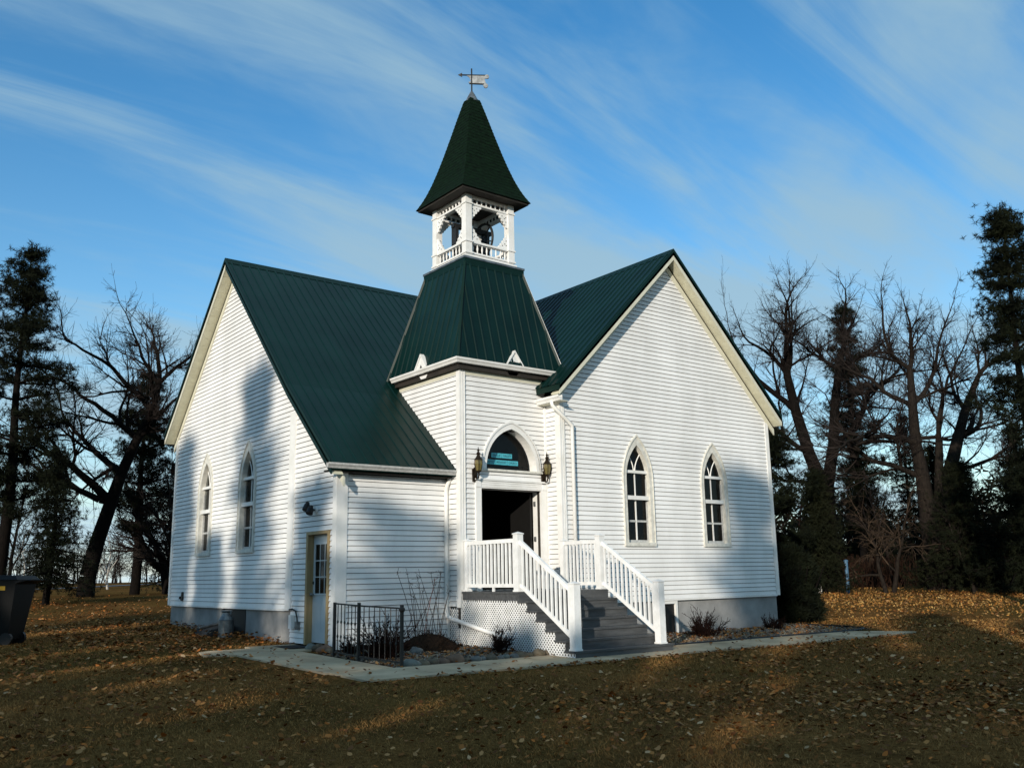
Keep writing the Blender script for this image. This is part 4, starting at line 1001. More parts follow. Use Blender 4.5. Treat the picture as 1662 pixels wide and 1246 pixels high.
class Tree:
    def __init__(s, seed): s.r = np.random.default_rng(seed); s.big = []; s.small = []; s.tips = []
    def seg(s, a, b, ra, rb): (s.big if ra > .035 else s.small).append((a, b, ra, rb))
    def branch(s, p, d, L, r, lvl, mx=5, wig=.16, up=.06, nch=(3, 5), ang=(.45, .95), ratio=(.55, .82), start=.2, rend=.45, minr=.0048, droop=0):
        R = s.r; n = max(2, min(8, int(L / .4))); p = np.array(p, float); d = np.array(d, float) / np.linalg.norm(d)
        r0 = r; kids = []
        nc = R.integers(nch[0], nch[1] + 1) + (2 if lvl == 0 else 0)
        at = sorted(R.uniform(start, 1.0, nc))
        pos = [p.copy()]; dirs = [d.copy()]; rad = [r]
        for i in range(n):
            d = d + R.normal(0, wig, 3) + np.array([0, 0, up - droop * lvl]); d /= np.linalg.norm(d)
            q = p + d * L / n; r2 = r0 * (1 - (1 - rend) * (i + 1) / n); r2 = max(minr, r2)
            s.seg(p, q, r, r2); p, r = q, r2; pos.append(p.copy()); dirs.append(d.copy()); rad.append(r)
        if lvl >= mx: s.tips.append(p); return
        for a in at:
            k = min(n, int(a * n)); fpos = pos[k]; dd = dirs[k]
            ax = R.normal(0, 1, 3); ax -= dd * (ax @ dd); ax /= np.linalg.norm(ax) + 1e-9
            th = R.uniform(*ang); nd = dd * math.cos(th) + ax * math.sin(th)
            if lvl < 2 and nd[2] < -.05: nd[2] = abs(nd[2]) * .4
            s.branch(fpos, nd, L * R.uniform(*ratio) * (1.15 - .4 * a), max(minr, rad[k] * R.uniform(.45, .7)), lvl + 1, mx, wig, up, nch, ang, ratio, start, rend, minr, droop)
        s.branch(pos[-1], dirs[-1], L * R.uniform(.5, .7), rad[-1], lvl + 1, mx, wig, up, nch, ang, ratio, start, rend, minr, droop)
    def build(s, name, loc, label, cat='tree', barkm='bark', twigm='twig', group=None, trunk_extra=None):
        t_ = thing(name, loc, label, cat, group)
        if s.big:
            A = list(zip(*s.big)); V, F = tubes(A[0], A[1], A[2], A[3], 7); np_mesh('trunk', V, F, barkm, t_, smooth=True)
        if s.small:
            A = list(zip(*s.small)); V, F = tubes(A[0], A[1], A[2], A[3], 3); np_mesh('crown', V, F, twigm, t_)
        return t_

def needles(C, L, k, r, width=.035, upb=.15):
    """C clump centres, L clump radius"""
    n = len(C); D = r.normal(0, 1, (n, k, 3)); D[..., 2] += upb; D /= np.linalg.norm(D, axis=2, keepdims=True)
    S = r.uniform(.55, 1.1, (n, k, 1)) * np.asarray(L)[:, None, None]
    side = np.cross(D, r.normal(0, 1, (n, k, 3))); side /= np.linalg.norm(side, axis=2, keepdims=True) + 1e-9
    base = np.asarray(C)[:, None] + D * S * .1
    V = np.stack([base - side * width, base + side * width, np.asarray(C)[:, None] + D * S], 2)
    return V.reshape(-1, 3), np.arange(n * k * 3).reshape(-1, 3)

def pine(name, x, y, H, label, seed, w=2.2, base=.25, dens=1.0, tr=.2, clump=.22, needle='needle', k=16, lean=(0, 0), shape='pine', group=None, sparse_low=0.0, nw=.0105):
    r = np.random.default_rng(seed); z0 = gzf(x, y); t_ = thing(name, (x, y, z0), label, 'tree', group)
    P0 = []; P1 = []; R0 = []; R1 = []
    def tp(h): return np.array([x + lean[0] * (h / H) + .06 * math.sin(h * .8 + seed), y + lean[1] * (h / H) + .06 * math.cos(h * .7 + seed), z0 + h])
    m = 14
    for i in range(m):
        a, b = H * i / m - (.15 if i == 0 else 0), H * (i + 1) / m; P0.append(tp(a)); P1.append(tp(b)); R0.append(tr * (1 - .93 * i / m)); R1.append(tr * (1 - .93 * (i + 1) / m))
    V, F = tubes(P0, P1, R0, R1, 8); np_mesh('trunk', V, F, 'bark_dark', t_, smooth=True)
    C = []; Ls = []; B0 = []; B1 = []; BR0 = []; BR1 = []
    h = base * H
    while h < H * .985:
        tt = (h - base * H) / (H - base * H)
        if shape == 'pine': env = w * (math.sin(math.pi * min(1, .22 + .78 * tt)) ** .8 * .75 + .25 * (1 - tt)) * (1 if tt < .93 else .6)
        elif shape == 'spruce': env = w * (1 - tt) ** .85 + .12
        else: env = w * (1 - .6 * tt) * (1 if tt < .9 else .7)
        nb = 5 if shape != 'spruce' else 7
        ph = r.uniform(0, 6.28)
        for j_ in range(nb):
            if r.random() < sparse_low * (1 - tt): continue
            a = ph + 6.283 * j_ / nb + r.normal(0, .25); L = env * r.uniform(.55, 1.15)
            if shape == 'spruce': rise = -.28 + .45 * tt
            else: rise = r.uniform(.0, .35)
            d = np.array([math.cos(a), math.sin(a), rise]); d /= np.linalg.norm(d)
            p = tp(h); nseg = 5; rr_ = max(.012, .05 * L / 2)
            for s_ in range(nseg):
                d2 = d + r.normal(0, .08, 3); d2[2] += (.10 if shape != 'spruce' else .07) * s_ / nseg; d2 /= np.linalg.norm(d2)
                q = p + d2 * L / nseg; B0.append(p); B1.append(q); BR0.append(rr_ * (1 - s_ / (nseg + 1))); BR1.append(rr_ * (1 - (s_ + 1) / (nseg + 1)))
                if shape == 'spruce':
                    for _ in range(max(2, int(9 * dens * (.5 + L / 3)))):
                        off = r.normal(0, .17, 3) * (1 + .1 * L); off[2] = off[2] * .5 - abs(r.normal(0, .12)); C.append(p + (q - p) * r.random() + off); Ls.append(clump * r.uniform(.6, 1.15))
                elif s_ >= 1:
                    for _ in range(max(1, int(1.7 * dens * (.5 + L / 3)))):
                        c_ = p + (q - p) * r.random() + r.normal(0, .17, 3) * np.array([1, 1, .5]) * (.7 + .15 * L) + np.array([0, 0, .08]); pr = r.uniform(.16, .30)
                        for _k in range(9): C.append(c_ + r.normal(0, 1, 3) * pr * np.array([.8, .8, .5])); Ls.append(clump * r.uniform(.6, 1.1))
                p, d = q, d2
        h += (.55 if shape != 'spruce' else .33) * r.uniform(.8, 1.3) * (1 if H > 6 else .75)
    for _ in range(10): C.append(tp(H * .985) + r.normal(0, .12, 3)); Ls.append(clump * .8)
    V, F = tubes(B0, B1, BR0, BR1, 4); np_mesh('limbs', V, F, 'bark_dark', t_, kind='stuff')
    V, F = needles(np.array(C), np.array(Ls), k, r, width=nw if shape != 'spruce' else nw * .9, upb=.35 if shape != 'spruce' else -.25)
    np_mesh('crown', V, F, needle, t_)
    return t_

# --- left side
pine('pine_tree', -4.55, 22.1, 13.3, 'tall dark pine at the left edge behind the trash cart', 11, w=2.3, base=.22, dens=1.75, tr=.24, clump=.26, k=16, sparse_low=.5)
def bare(name, x, y, label, seed, stems, mx=5, bark='bark', twig='twig', group=None, **kw):
    t_ = Tree(seed); z = gzf(x, y)
    for (dx_, dy_, d, L, r) in stems: t_.branch((x + dx_, y + dy_, z - .15), d, L, r, 0, mx, **kw)
    return t_.build(name, (x, y, z), label, barkm=bark, twigm=twig, group=group)
VR = np.array([_r.x, _r.y, 0]); VD = np.array([_d.x, _d.y, 0]); VD = VD / np.linalg.norm(VD)
def sdir(a, b=0, up=1): v = VR * a + VD * b; return (v[0], v[1], up)
# leaning cottonwood with explicit limbs
t_ = Tree(21); cxw, cyw = -.9, 25.5; cz = gzf(cxw, cyw)
def chain(t_, pts, r0, r1):
    for i in range(len(pts) - 1):
        a = r0 + (r1 - r0) * i / (len(pts) - 1); b = r0 + (r1 - r0) * (i + 1) / (len(pts) - 1)
        t_.seg(np.array(pts[i]), np.array(pts[i + 1]), a, b)
def wp(base, u, v, h): return (base[0] + VR[0] * u + VD[0] * v, base[1] + VR[1] * u + VD[1] * v, base[2] + h)
B_ = (cxw, cyw, cz)
trunk = [wp(B_, *q) for q in ((0, 0, -.2), (.05, 0, .8), (.3, .1, 2.2), (.75, .1, 3.8), (1.15, 0, 5.0), (1.75, -.1, 6.4), (2.25, .1, 7.6), (2.45, .1, 8.8))]
chain(t_, trunk, .38, .12)
kw = dict(wig=.18, up=.05, nch=(3, 5), ang=(.45, 1.0), ratio=(.5, .74))
for (i, d, L, r) in ((7, sdir(-.1, .1, 1), 2.2, .11), (7, sdir(.8, 0, .8), 2.4, .09), (7, sdir(-.8, .1, .8), 2.4, .09), (6, sdir(-.9, .2, .55), 3.4, .13), (5, sdir(-1, -.2, .45), 3.8, .13), (4, sdir(-1, .4, .5), 3.6, .16), (3, sdir(-1, .1, .75), 3.4, .20), (3, sdir(-1, -.4, .15), 3.6, .15), (5, sdir(1, .3, .5), 2.6, .10), (6, sdir(.5, -.7, .6), 2.6, .09)):
    t_.branch(trunk[i], d, L, r, 1, 5, **kw)
t_.build('bare_cottonwood', B_, 'big leaning bare cottonwood with spreading limbs left of the church', barkm='bark_dark')
pine('spruce_tree', -3.35, 20.3, 5.6, 'small dark spruce behind the trash cart in front of the leaning cottonwood', 31, w=1.6, base=.16, dens=.8, tr=.13, clump=.17, shape='spruce', k=16)
pine('pine_tree', 2.0, 28.9, 10.3, 'dark pine nearest the left gable', 32, w=2.1, base=.27, dens=2.0, tr=.24, clump=.23, sparse_low=.3)
bare('forked_tree', 3.0, 27.4, 'dark tree with V shaped fork close to the left gable corner', 33, [(0, 0, sdir(-.28, 0, 1), 3.2, .24), (.05, 0, sdir(.38, .1, 1), 3.2, .22)], mx=4, bark='bark_dark', wig=.12)
bare('slim_tree', -3.4, 28.4, 'slim bare tree leaning right beside the tall left pine', 34, [(0, 0, sdir(.32, 0, 1), 3.4, .10)], mx=4, bark='bark_dark')
pine('spruce_tree', 4.4, 31.5, 6.5, 'dark spruce half hidden behind the left gable', 35, w=1.7, base=.12, dens=.7, tr=.14, clump=.17, shape='spruce', k=16)
# --- right side
pine('pine_tree', 19.9, 7.2, 7.4, 'dark pine rising right behind the right gable corner', 41, w=1.9, base=.22, dens=2.2, tr=.20, clump=.21, sparse_low=.35)
B_ = (27.6, 10.0, gzf(27.6, 10.0)); t_ = Tree(42)
s1 = [wp(B_, *q) for q in ((-.1, 0, -.2), (-.12, 0, 2.5), (.0, 0, 4.7), (-.5, 0, 6.2), (-.95, 0, 8.2), (-1.2, .1, 10.0), (-1.1, .1, 11.5))]
s2 = [wp(B_, *q) for q in ((.15, 0, -.2), (.18, 0, 2.5), (.25, 0, 4.6), (.75, .1, 6.6), (1.0, .1, 8.6), (1.35, .2, 10.2), (1.7, .2, 11.4))]
chain(t_, s1, .44, .14); chain(t_, s2, .40, .12)
kw = dict(wig=.17, up=.05, nch=(3, 5), ang=(.45, 1.0), ratio=(.5, .72))
for (st, i, d, L, r) in ((s1, 6, sdir(.1, 0, 1), 2.1, .12), (s1, 6, sdir(.7, .2, .9), 2.2, .10), (s1, 5, sdir(-.8, .2, .9), 2.6, .11), (s1, 4, sdir(-1.0, 0, .8), 4.6, .15), (s1, 3, sdir(-1.0, -.2, .35), 4.2, .13), (s1, 5, sdir(.5, -.5, 1), 2.8, .10), (s1, 2, sdir(-1, .2, .25), 3.6, .10), (s2, 6, sdir(.3, 0, 1), 2.0, .11), (s2, 5, sdir(-.5, .2, 1), 2.2, .10), (s2, 4, sdir(1, .2, .6), 3.2, .12), (s2, 3, sdir(1.0, 0, .6), 4.0, .16), (s2, 3, sdir(1.0, .2, 0.2), 3.8, .13), (s2, 5, sdir(.8, -.3, .8), 2.6, .09), (s1, 4, sdir(.3, .9, .8), 3.0, .1)):
    t_.branch(st[i], d, L, r, 1, 5, **kw)
t_.build('bare_cottonwood', B_, 'twin trunked bare cottonwood nearest the right gable', barkm='bark_dark')
pine('pine_tree', 32.0, 10.8, 14.6, 'narrow tall pine between the two bare cottonwoods', 43, w=1.9, base=.18, dens=1.5, tr=.22, clump=.26, sparse_low=.15)
B_ = (26.6, 4.1, gzf(26.6, 4.1)); t_ = Tree(44)
s1 = [wp(B_, *q) for q in ((-.3, 0, -.2), (-.35, 0, 2.5), (-.4, 0, 4.6), (-.55, 0, 6.0), (-.5, 0, 7.6), (-.4, .1, 9.2))]
s2 = [wp(B_, *q) for q in ((.25, 0, -.2), (.4, 0, 2.5), (.75, 0, 4.8), (1.3, .1, 6.2), (1.75, .1, 7.4), (2.4, .2, 8.6))]
s3 = [wp(B_, *q) for q in ((.0, .2, -.2), (.1, .2, 2.4), (.35, .2, 4.4), (.6, .3, 6.2))]
chain(t_, s1, .40, .13); chain(t_, s2, .40, .12); chain(t_, s3, .26, .15)
for (st, i, d, L, r) in ((s1, 5, sdir(.2, 0, 1), 2.0, .11), (s1, 5, sdir(-.9, 0, .7), 2.4, .10), (s1, 4, sdir(-1, .2, .55), 3.4, .11), (s1, 3, sdir(-1, 0, .35), 4.2, .14), (s1, 2, sdir(-1, .2, .5), 3.6, .13), (s1, 4, sdir(.9, .2, .8), 3.2, .12), (s1, 3, sdir(.8, .3, .9), 3.2, .1), (s2, 5, sdir(.5, 0, 1), 2.0, .11), (s2, 4, sdir(.2, .3, 1), 2.2, .10), (s2, 3, sdir(1, 0, .6), 2.6, .10), (s2, 3, sdir(1, .3, .15), 3.0, .11), (s2, 2, sdir(1, -.2, .2), 3.0, .10), (s3, 3, sdir(.2, .3, 1), 3.0, .11)):
    t_.branch(st[i], d, L, r, 1, 5, **kw)
t_.build('bare_cottonwood', B_, 'three stemmed bare cottonwood towards the right edge', barkm='bark')
pine('pine_tree', 17.35, -3.75, 12.1, 'tall pine cut off by the right edge', 45, w=1.35, base=.30, dens=2.0, tr=.2, clump=.23, k=16, sparse_low=.45)
pine('spruce_tree', 22.6, 7.0, 5.0, 'olive spruce in front of the twin trunked cottonwood', 46, w=1.35, base=.13, dens=1.2, tr=.10, clump=.15, shape='spruce', k=16, needle='needle_light')
pine('spruce_tree', 25.5, 2.4, 5.2, 'broad low spruce under the three stemmed cottonwood', 47, w=2.3, base=.18, dens=1.2, tr=.12, clump=.17, shape='spruce', k=16, needle='needle_light')
pine('spruce_tree', 34.5, 9.6, 8.6, 'dark spruce in the back row left of the three stemmed cottonwood', 48, w=2.2, base=.1, dens=.7, tr=.15, clump=.20, shape='spruce', k=16)
pine('spruce_tree', 31.0, 6.4, 6.6, 'dark spruce directly behind the drooping willow', 49, w=2.0, base=.12, dens=1.0, tr=.14, clump=.18, shape='spruce', k=16)
pine('spruce_tree', 30.5, 2.4, 7.0, 'dark spruce in the back row under the right pine', 50, w=2.2, base=.12, dens=.7, tr=.14, clump=.19, shape='spruce', k=16)
pine('spruce_tree', 25.0, .2, 4.6, 'dark low spruce beside the right edge', 51, w=2.0, base=.16, dens=1.1, tr=.12, clump=.17, shape='spruce', k=16)
pine('spruce_tree', 36.5, 13.6, 7.4, 'dark spruce in the back row behind the twin trunked cottonwood', 52, w=2.1, base=.1, dens=.9, tr=.14, clump=.20, shape='spruce', k=16)
bare('drooping_willow', 23.9, 4.9, 'small drooping twiggy willow with two pale trunks at the wood edge', 53, [(-.25, 0, sdir(-.1, 0, 1), 2.2, .10), (.2, 0, sdir(.12, 0, 1), 2.4, .11)], mx=4, bark='bark', droop=.09, up=.05, nch=(2, 4), ang=(.5, 1.1), ratio=(.5, .7), start=.55, twig='drystem')
for k_, (x, y, h, lb) in enumerate(((22.9, 7.9, 1.9, 'thin bare sapling beside the olive spruce'), (24.8, 2.0, 2.4, 'thin bare sapling at the right end of the lit lawn'), (29.5, 8.0, 3.2, 'thin bare sapling in the gap between spruces'))):
    bare('sapling', x, y, lb, 60 + k_, [(0, 0, sdir(-.06, 0, 1), h, .075)], mx=3, bark='bark', wig=.06)

# background woods (read as masses)
def far_wood(name, cx_, cy_, ux, uy, halfL, depth, n, hmin, hmax, seed, label, m='twig'):
    r = np.random.default_rng(seed); A = []; 
    for i in range(n):
        s_ = r.uniform(-halfL, halfL); d_ = r.uniform(0, depth); x = cx_ + ux * s_ - uy * d_; y = cy_ + uy * s_ + ux * d_; z = gzf(x, y); H = r.uniform(hmin, hmax)
        p = np.array([x, y, z - .1]); top = p + np.array([r.normal(0, .1) * H, r.normal(0, .1) * H, H])
        r0 = .012 * H + .02; mid = (p + top) / 2 + r.normal(0, .04 * H, 3)
        A += [(p, mid, r0, r0 * .7), (mid, top, r0 * .7, .02)]
        for k in range(12):
            f_ = r.uniform(.25, .95); q = p + (top - p) * f_; L = H * .35 * (1.1 - f_) + .4; a = r.uniform(0, 6.28)
            e = q + np.array([math.cos(a) * L, math.sin(a) * L, r.uniform(.2, 1.0) * L]); A.append((q, e, .03, .012))
            for kk in range(4):
                f2 = r.uniform(.3, 1); q2 = q + (e - q) * f2; e2 = q2 + r.normal(0, .35, 3) * L + np.array([0, 0, .35 * L]); A.append((q2, e2, .016, .012))
    Z_ = list(zip(*A)); V, F = tubes(Z_[0], Z_[1], Z_[2], Z_[3], 3)
    o = np_mesh(name, V, F, m, kind='stuff'); tag(o, label, 'woodland')
far_wood('far_wood', 2, 118, .96, .28, 70, 30, 320, 3.0, 8.0, 71, 'grey brown line of far bare woods beyond the road')
far_wood('wood_undergrowth', 41, 10.5, .61, -.79, 30, 14, 240, 1.6, 6.0, 72, 'dark tangled undergrowth behind the trees at right', 'shrubtwig')
def conifer_mass(name, n, seed, label):
    r = np.random.default_rng(seed); s_ = r.uniform(-34, 34, n); d_ = r.uniform(0, 12, n); H = 4.5 + 2.0 * np.sin(s_ * .55) + 1.2 * np.sin(s_ * 1.7 + 1)
    x = 46 + .61 * s_ + .79 * d_; y = 13 - .79 * s_ + .61 * d_; z = gz(x, y) + r.uniform(0, 1, n) ** 1.3 * H
    V, F = needles(np.stack([x, y, z], 1), np.full(n, .9), 7, r, width=.10, upb=-.1); tag(np_mesh(name, V, F, 'needle', kind='stuff'), label, 'woodland')
conifer_mass('conifer_wood', 5200, 77, 'black mass of evergreens closing the view at right')
def brush(name, x0, x1, y0, y1, n, seed, m, label, h=(.5, 1.5)):
    r = np.random.default_rng(seed); x = r.uniform(0, 1, n); d = r.uniform(0, 1, n)
    X_ = x0[0] + (x1[0] - x0[0]) * x + y0[0] * d; Y_ = x0[1] + (x1[1] - x0[1]) * x + y0[1] * d; Z_ = gz(X_, Y_)
    P = np.stack([X_, Y_, Z_ - .02], 1); H = r.uniform(h[0], h[1], n); T = P + np.stack([r.normal(0, .35, n) * H, r.normal(0, .35, n) * H, H], 1)
    V, F = tubes(P, T, np.full(n, .02), np.full(n, .01), 3); tag(np_mesh(name, V, F, m, kind='stuff'), label, 'brush')
brush('brush', (22, 14), (38, -6), (6, 5), None, 5200, 73, 'dryweed', 'rusty brown weeds along the edge of the right wood')
# birches far left
for k_, (x, y, h) in enumerate(((0.5, 66, 4.2), (-2.8, 64, 3.2), (4.6, 68, 3.8), (11.5, 70, 3.6), (9.0, 69, 3.0))):
    bare('birch_tree', x, y, ['white birch trunk nearest the leaning cottonwood, far across the lawn', 'leftmost far white birch', 'far white birch just left of the leaning cottonwood base', 'far white birch closest to the church corner', 'far white birch between the pine and the forked tree'][k_], 80 + k_, [(0, 0, sdir(.05 * (k_ - 2), 0, 1), h, .11)], mx=3, bark='birch', group='far birches')
# trees standing behind the viewpoint towards the sun: they cast the lawn and gable shade seen in the picture
def behind(s_, D, base=(1.0, -4.0)):
    fx, fy = SUN_FROM.x, SUN_FROM.y; L = math.hypot(fx, fy); fx /= L; fy /= L
    return base[0] + fx * D - fy * s_, base[1] + fy * D + fx * s_
CAST = [(-15.5, 41, 14.0, 2.4), (-12.9, 44, 17.2, 1.5), (-11.2, 40, 13.0, 1.6), (-9.0, 43, 17.6, 1.9), (-6.6, 41, 13.4, 1.8), (-4.7, 39, 12.6, 2.0), (-2.6, 40, 10.3, 2.1), (-.6, 39, 9.9, 2.1), (1.3, 44, 17.0, 1.35), (3.3, 41, 12.4, 1.9), (5.4, 40, 13.0, 2.3), (7.9, 42, 13.2, 2.4), (10.8, 41, 13.0, 2.6), (13.8, 43, 14.5, 2.6)]
THIN = {1: .14, 3: .17, 4: .15, 5: .13, 8: .12}
for k_, (s_, D, H, w) in enumerate(CAST):
    x, y = behind(s_, D)
    pine('spruce_tree', x, y, H, '%s spruce from the north end of the windbreak behind the viewpoint' % ordn[k_], 90 + k_, w=w, base=.05, dens=THIN.get(k_, .55), tr=.2, clump=.46, k=5 if k_ not in THIN else 3, nw=.09 if k_ not in THIN else .05, shape='column', group='windbreak spruces behind the viewpoint')
# ------------------------------------------------------------------ shrubs
def shrub(name, x, y, h, w, n, seed, label, m='shrubtwig', mx=3):
    t_ = Tree(seed); z = gzf(x, y); r = t_.r
    for i in range(n):
        a = r.uniform(0, 6.28); q = r.uniform(0, .25) * w
        t_.branch((x + q * math.cos(a), y + q * math.sin(a), z - .03), (math.cos(a) * w * r.uniform(.1, .9), math.sin(a) * w * r.uniform(.1, .9), h), h * r.uniform(.4, .7), .012, 0, mx, wig=.2, up=.06, nch=(3, 4), ang=(.3, .8), ratio=(.5, .7), minr=.0045)
    A = list(zip(*(t_.big + t_.small))); V, F = tubes(A[0], A[1], A[2], A[3], 3)
    o = thing(name, (x, y, z), label, 'shrub'); np_mesh('branches', V, F, m, o)
    return o
shrub('bare_shrub', 5.35, -1.55, .62, .7, 14, 101, 'dense dark bare shrub just right of the porch stairs')
shrub('bare_shrub', 8.35, -1.05, .42, .5, 9, 102, 'low dark shrub at the right end of the gable foundation')
shrub('bare_shrub', -2.55, -1.45, .72, .65, 16, 103, 'dark bare shrub directly behind the iron fence')
shrub('bare_shrub', -2.5, -.35, .40, .5, 8, 104, 'low dark shrub behind the left end of the iron fence')
shrub('bare_shrub', -.32, -1.75, .45, .45, 9, 105, 'small dark shrub in front of the porch lattice')
# big dark evergreen bush at the right corner
def evergreen(name, x, y, h, w, seed, label):
    r = np.random.default_rng(seed); z = gzf(x, y); o = thing(name, (x, y, z), label, 'bush')
    n = 900; u = r.uniform(0, 1, n); a = r.uniform(0, 6.28, n); hh = u * h
    rad = w * np.sqrt(np.clip(1 - (u * .97) ** 2.2, 0, 1)) * r.uniform(.35, 1.0, n) ** .5 * (1 + .18 * np.sin(3 * a + 5 * u))
    C = np.stack([x + rad * np.cos(a), y + rad * np.sin(a), z + hh + .05], 1)
    V, F = needles(C, np.full(n, .26), 30, r, width=.014, upb=.5); np_mesh('foliage', V, F, 'needle', o)
    P0 = np.repeat(np.array([[x, y, z - .05]]), 12, 0) + r.normal(0, .12, (12, 3)) * np.array([1, 1, 0]); P1 = P0 + np.stack([r.normal(0, w * .5, 12), r.normal(0, w * .5, 12), np.full(12, h * .8)], 1)
    V, F = tubes(P0, P1, np.full(12, .04), np.full(12, .015), 5); np_mesh('stems', V, F, 'bark_dark', o)
evergreen('juniper_bush', 11.0, .35, 1.9, .95, 111, 'large black green juniper bush beside the right gable corner')
evergreen('juniper_bush', 11.9, 1.5, 2.3, .9, 112, 'taller dark juniper bush behind the corner juniper')
# dead perennial with tall stems on a mound
o = thing('dead_perennial', (-1.05, -.35, gzf(-1.05, -.35)), 'dead tall stemmed perennial on a dark mound in front of the lean-to', 'plant')
mx0, my0 = -1.0, -.38; mz = gzf(mx0, my0)
q = MB().lathe([(.62, -.02), (.50, .12), (.30, .24), (.10, .29)], (mx0, my0, mz), 18); q.build('mound', 'mulch', o, smooth=True)
r = np.random.default_rng(5)
for i in range(17):
    a = r.uniform(0, 6.28); lean = VR * r.uniform(-.55, .62) + VD * r.uniform(-.2, .2); L = r.uniform(.75, 1.25)
    p = np.array([mx0 + .25 * math.cos(a), my0 + .2 * math.sin(a), mz + .18]); pts = [tuple(p + lean * (t_ ** 1.3) * L * .6 + np.array([0, 0, L * t_])) for t_ in (0, .35, .7, 1.0)]
    q = MB().tube(pts, [.007, .006, .005, .004], 4)
    e = Vector(pts[-1])
    for k in range(5): q.tube([e, e + Vector(tuple(r.normal(0, .05, 3))) + Vector((0, 0, .04))], .0035, 3)
    q.build('stem', 'stemred' if i in (3,) else 'drystem', o)
# mulch twigs on mound
P = r.uniform(-1, 1, (700, 2)); P = P[(P ** 2).sum(1) < 1]; rad = np.sqrt((P ** 2).sum(1)); zz = mz + .28 * (1 - rad ** 1.6)
P0 = np.stack([mx0 + .6 * P[:, 0], my0 + .6 * P[:, 1], zz + .0], 1); P1 = P0 + r.normal(0, .07, P0.shape) + np.array([0, 0, .02])
V, F = tubes(P0, P1, np.full(len(P0), .006), np.full(len(P0), .004), 3); np_mesh('debris', V, F, 'mulch', o, kind='stuff')

# ------------------------------------------------------------------ leaves and grass
def in_build(x, y):
    a = (x > AX + .03) & (x < 9.45) & (y > LFY) & (y < 9.84); b = (x > TX) & (x < 9.45) & (y > GY + .03) & (y < 3); c = (x > 0) & (x < 2.4) & (y > Y1 - 1.55) & (y < 2.4)
    return a | b | c
def on_walk(x, y): return ((x > -4.3) & (x < 10.1) & (y > -3.9) & (y < -2.66)) | ((x > -4.5) & (x < -3.08) & (y > -3.9) & (y < 1.8)) | ((x > -3.6) & (x < -2.5) & (y > .6) & (y < 2.15))
def vnoise(x, y, s, sd):
    r = np.random.default_rng(sd); v = 0
    for k in range(5):
        a = r.uniform(0, 6.28); f_ = s * r.uniform(.6, 1.7); v = v + np.sin((x * math.cos(a) + y * math.sin(a)) * f_ + r.uniform(0, 6.28))
    return v / 5
def leaves(n, seed):
    r = np.random.default_rng(seed)
    # polar around the camera, inside the view wedge (plus a margin), denser with distance squared
    a = math.atan2(VD[1], VD[0]) + r.uniform(-.68, .68, n); R = 6.0 + 36 * r.uniform(0, 1, n) ** 1.05
    x = CAM.x + R * np.cos(a); y = CAM.y + R * np.sin(a)
    den = .10 + .62 * np.clip(vnoise(x, y, .55, 3) + .35, 0, 1) * np.clip(vnoise(x, y, 1.9, 4) + .55, 0, 1)
    u = (x + 10.6) * VR[0] + (y + 15.4) * VR[1]; w_ = (x + 10.6) * VD[0] + (y + 15.4) * VD[1]
    band = np.exp(-((w_ - 10.2 - .12 * u) / 1.9) ** 2) * np.clip((u + 1.2) / 2.5, 0, 1)
    den = den + .9 * band
    den = den + .9 * ((np.abs(x - AX + .35) < .45) & (y > 2.3) & (y < 9.8)) + .4 * ((x > -6) & (x < -2.6) & (y > 2) & (y < 12)) 
    bedm = ((x > -3) & (x < 0) & (y > -2.6) & (y < .4)) | ((x > 2.4) & (x < 10.2) & (y > -2.6) & (y < -.5))
    den = np.where(bedm, .55, den)
    edge = np.exp(-((y + 3.98) / .16) ** 2) * (x > -4.5) * (x < 9.5) + np.exp(-((x + 4.42) / .16) ** 2) * (y > -4) * (y < 1)
    den = den + .8 * edge
    den = np.where(on_walk(x, y), .05, den)
    den = den * np.clip(R / 16, .25, 1.6)
    keep = (r.uniform(0, 1.25, n) < den) & ~in_build(x, y); x = x[keep]; y = y[keep]; n = len(x)
    s_ = r.uniform(.016, .040, n) * np.clip(.55 + .045 * np.hypot(x - CAM.x, y - CAM.y), .8, 1.25); th = r.uniform(0, 6.28, n); z = gz(x, y) + np.where(on_walk(x, y), .032, .018) + r.uniform(0, .03, n) + np.where((np.abs(x - AX + .3) < .35) & (y > 2.4) & (y < 9.8), r.uniform(0, .10, n), 0)
    tpl = np.array([[1.05, 0, .15], [.45, .55, .1], [-.35, .75, .22], [-1.0, .1, .1], [-.3, -.6, .05], [.5, -.7, .2]]); k = len(tpl)
    V = tpl[None] * s_[:, None, None] * r.uniform(.75, 1.2, (n, k, 1)); V[..., 2] *= r.uniform(-.5, 2.2, (n, 1))
    tx = r.normal(0, .45, n); ty = r.normal(0, .45, n)
    V[..., 2] += V[..., 0] * tx[:, None] * .7 + V[..., 1] * ty[:, None] * .7
    ca, sa = np.cos(th)[:, None], np.sin(th)[:, None]
    V = np.stack([V[..., 0] * ca - V[..., 1] * sa + x[:, None], V[..., 0] * sa + V[..., 1] * ca + y[:, None], np.maximum(V[..., 2], -.01) + z[:, None]], -1)
    cen = V.mean(1, keepdims=True); V = np.concatenate([V, cen], 1); m = k + 1
    F = np.array([[i, (i + 1) % k, k] for i in range(k)])[None] + (np.arange(n) * m)[:, None, None]
    pal = np.array([[.32, .125, .035], [.40, .18, .055], [.22, .085, .025], [.48, .25, .10], [.50, .16, .035], [.14, .055, .02], [.50, .32, .17], [.25, .11, .045]])
    c = pal[r.choice(len(pal), n, p=[.2, .17, .2, .1, .07, .16, .04, .06])] * r.uniform(.6, 1.05, (n, 1))
    o = np_mesh('fallen_leaves', V.reshape(-1, 3), F.reshape(-1, 3), 'leafc', kind='stuff', tint=np.repeat(c, m, 0)); tag(o, 'brown fallen leaves scattered over the lawn and beds', 'leaves')
leaves(140000, 201)
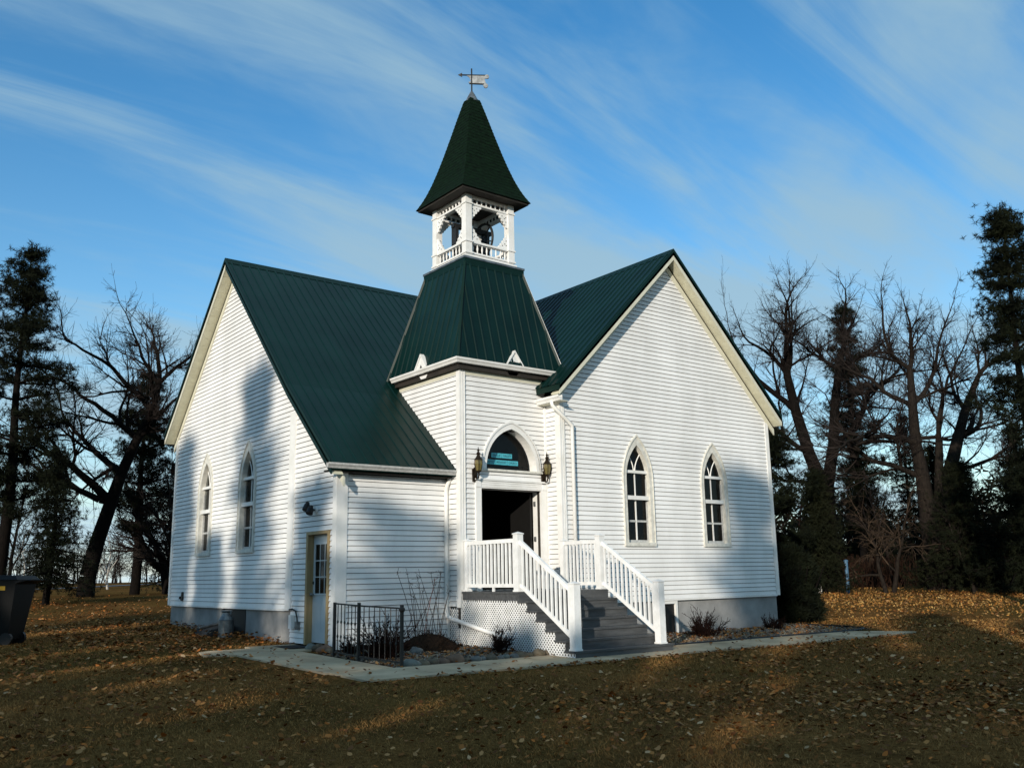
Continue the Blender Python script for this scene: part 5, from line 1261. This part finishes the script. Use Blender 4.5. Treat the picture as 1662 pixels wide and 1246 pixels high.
def far_leaves(n, seed):
    r = np.random.default_rng(seed); x = r.uniform(11, 27, n); y = r.uniform(-9, 9, n); keep = r.uniform(0, 1, n) < np.clip(.25 + .9 * np.exp(-((x - 20.5 + .35 * y) / 4) ** 2), 0, 1); x = x[keep]; y = y[keep]; n = len(x)
    z = gz(x, y) + .01; s_ = r.uniform(.022, .05, n); th = r.uniform(0, 6.28, n); c, q = np.cos(th) * s_, np.sin(th) * s_; up = r.uniform(.0, .07, (n, 4))
    V = np.stack([np.stack([x + c, y + q, z + up[:, 0]], 1), np.stack([x - q * .6, y + c * .6, z + up[:, 1]], 1), np.stack([x - c, y - q, z + up[:, 2]], 1), np.stack([x + q * .6, y - c * .6, z + up[:, 3]], 1)], 1)
    F = np.array([[0, 1, 2], [0, 2, 3]])[None] + (np.arange(n) * 4)[:, None, None]
    pal = np.array([[.42, .20, .05], [.34, .17, .05], [.5, .30, .10], [.22, .11, .04]]); cl = pal[r.integers(0, 4, n)] * r.uniform(.6, 1.1, (n, 1))
    tag(np_mesh('fallen_leaves', V.reshape(-1, 3), F.reshape(-1, 3), 'leafc', kind='stuff', tint=np.repeat(cl, 4, 0)), 'orange leaf litter, partly standing in for sunlight, on the lawn at the edge of the right wood', 'leaves')
far_leaves(15000, 203)  # leaf litter, thickest in a strip that paints sunlight onto the lawn
def grass(n, seed):
    r = np.random.default_rng(seed)
    a = math.atan2(VD[1], VD[0]) + r.uniform(-.62, .62, n); R = 6.2 + 22 * r.uniform(0, 1, n) ** 1.15
    x = CAM.x + R * np.cos(a); y = CAM.y + R * np.sin(a)
    bedm = ((x > -3.1) & (x < 0) & (y > -2.7) & (y < .45)) | ((x > 2.3) & (x < 10.3) & (y > -2.7) & (y < .3))
    keep = ~in_build(x, y) & ~on_walk(x, y) & ~bedm & (r.uniform(0, 1, n) < .55 + .45 * vnoise(x, y, 2.2, 8)); x, y, R = x[keep], y[keep], R[keep]; n = len(x)
    h = r.uniform(.014, .042, n) * (1 + .35 * vnoise(x, y, 1.1, 9)); wd = r.uniform(.0025, .005, n) * np.clip(R / 9, 1, 2.6); th = r.uniform(0, 6.28, n); la = r.uniform(0, 6.28, n); ln = h * r.uniform(.2, 1.5, n)
    z = gz(x, y) - .004 + np.where(inside_flat(x, y), 0, (np.sin(x * 1.3 + np.sin(y * .9)) * np.sin(y * 1.1 + 1.3 * np.sin(x * .7))) * .014)
    P = np.stack([x, y, z], 1); sd = np.stack([np.cos(th), np.sin(th), 0 * th], 1) * wd[:, None]; T = P + np.stack([np.cos(la) * ln, np.sin(la) * ln, h], 1)
    V = np.stack([P - sd, P + sd, T], 1).reshape(-1, 3); F = np.arange(3 * n).reshape(-1, 3)
    mixg = np.clip(.5 + .9 * vnoise(x, y, .45, 12) + r.normal(0, .25, n), 0, 1)[:, None]
    c = (np.array([.36, .185, .062]) * (1 - mixg) + np.array([.19, .108, .036]) * mixg) * r.uniform(.55, 1.25, (n, 1))
    o = np_mesh('lawn_grass', V, F, 'grassc', kind='stuff', tint=np.repeat(c, 3, 0)); tag(o, 'short dormant brown lawn grass', 'grass')
grass(560000, 202)
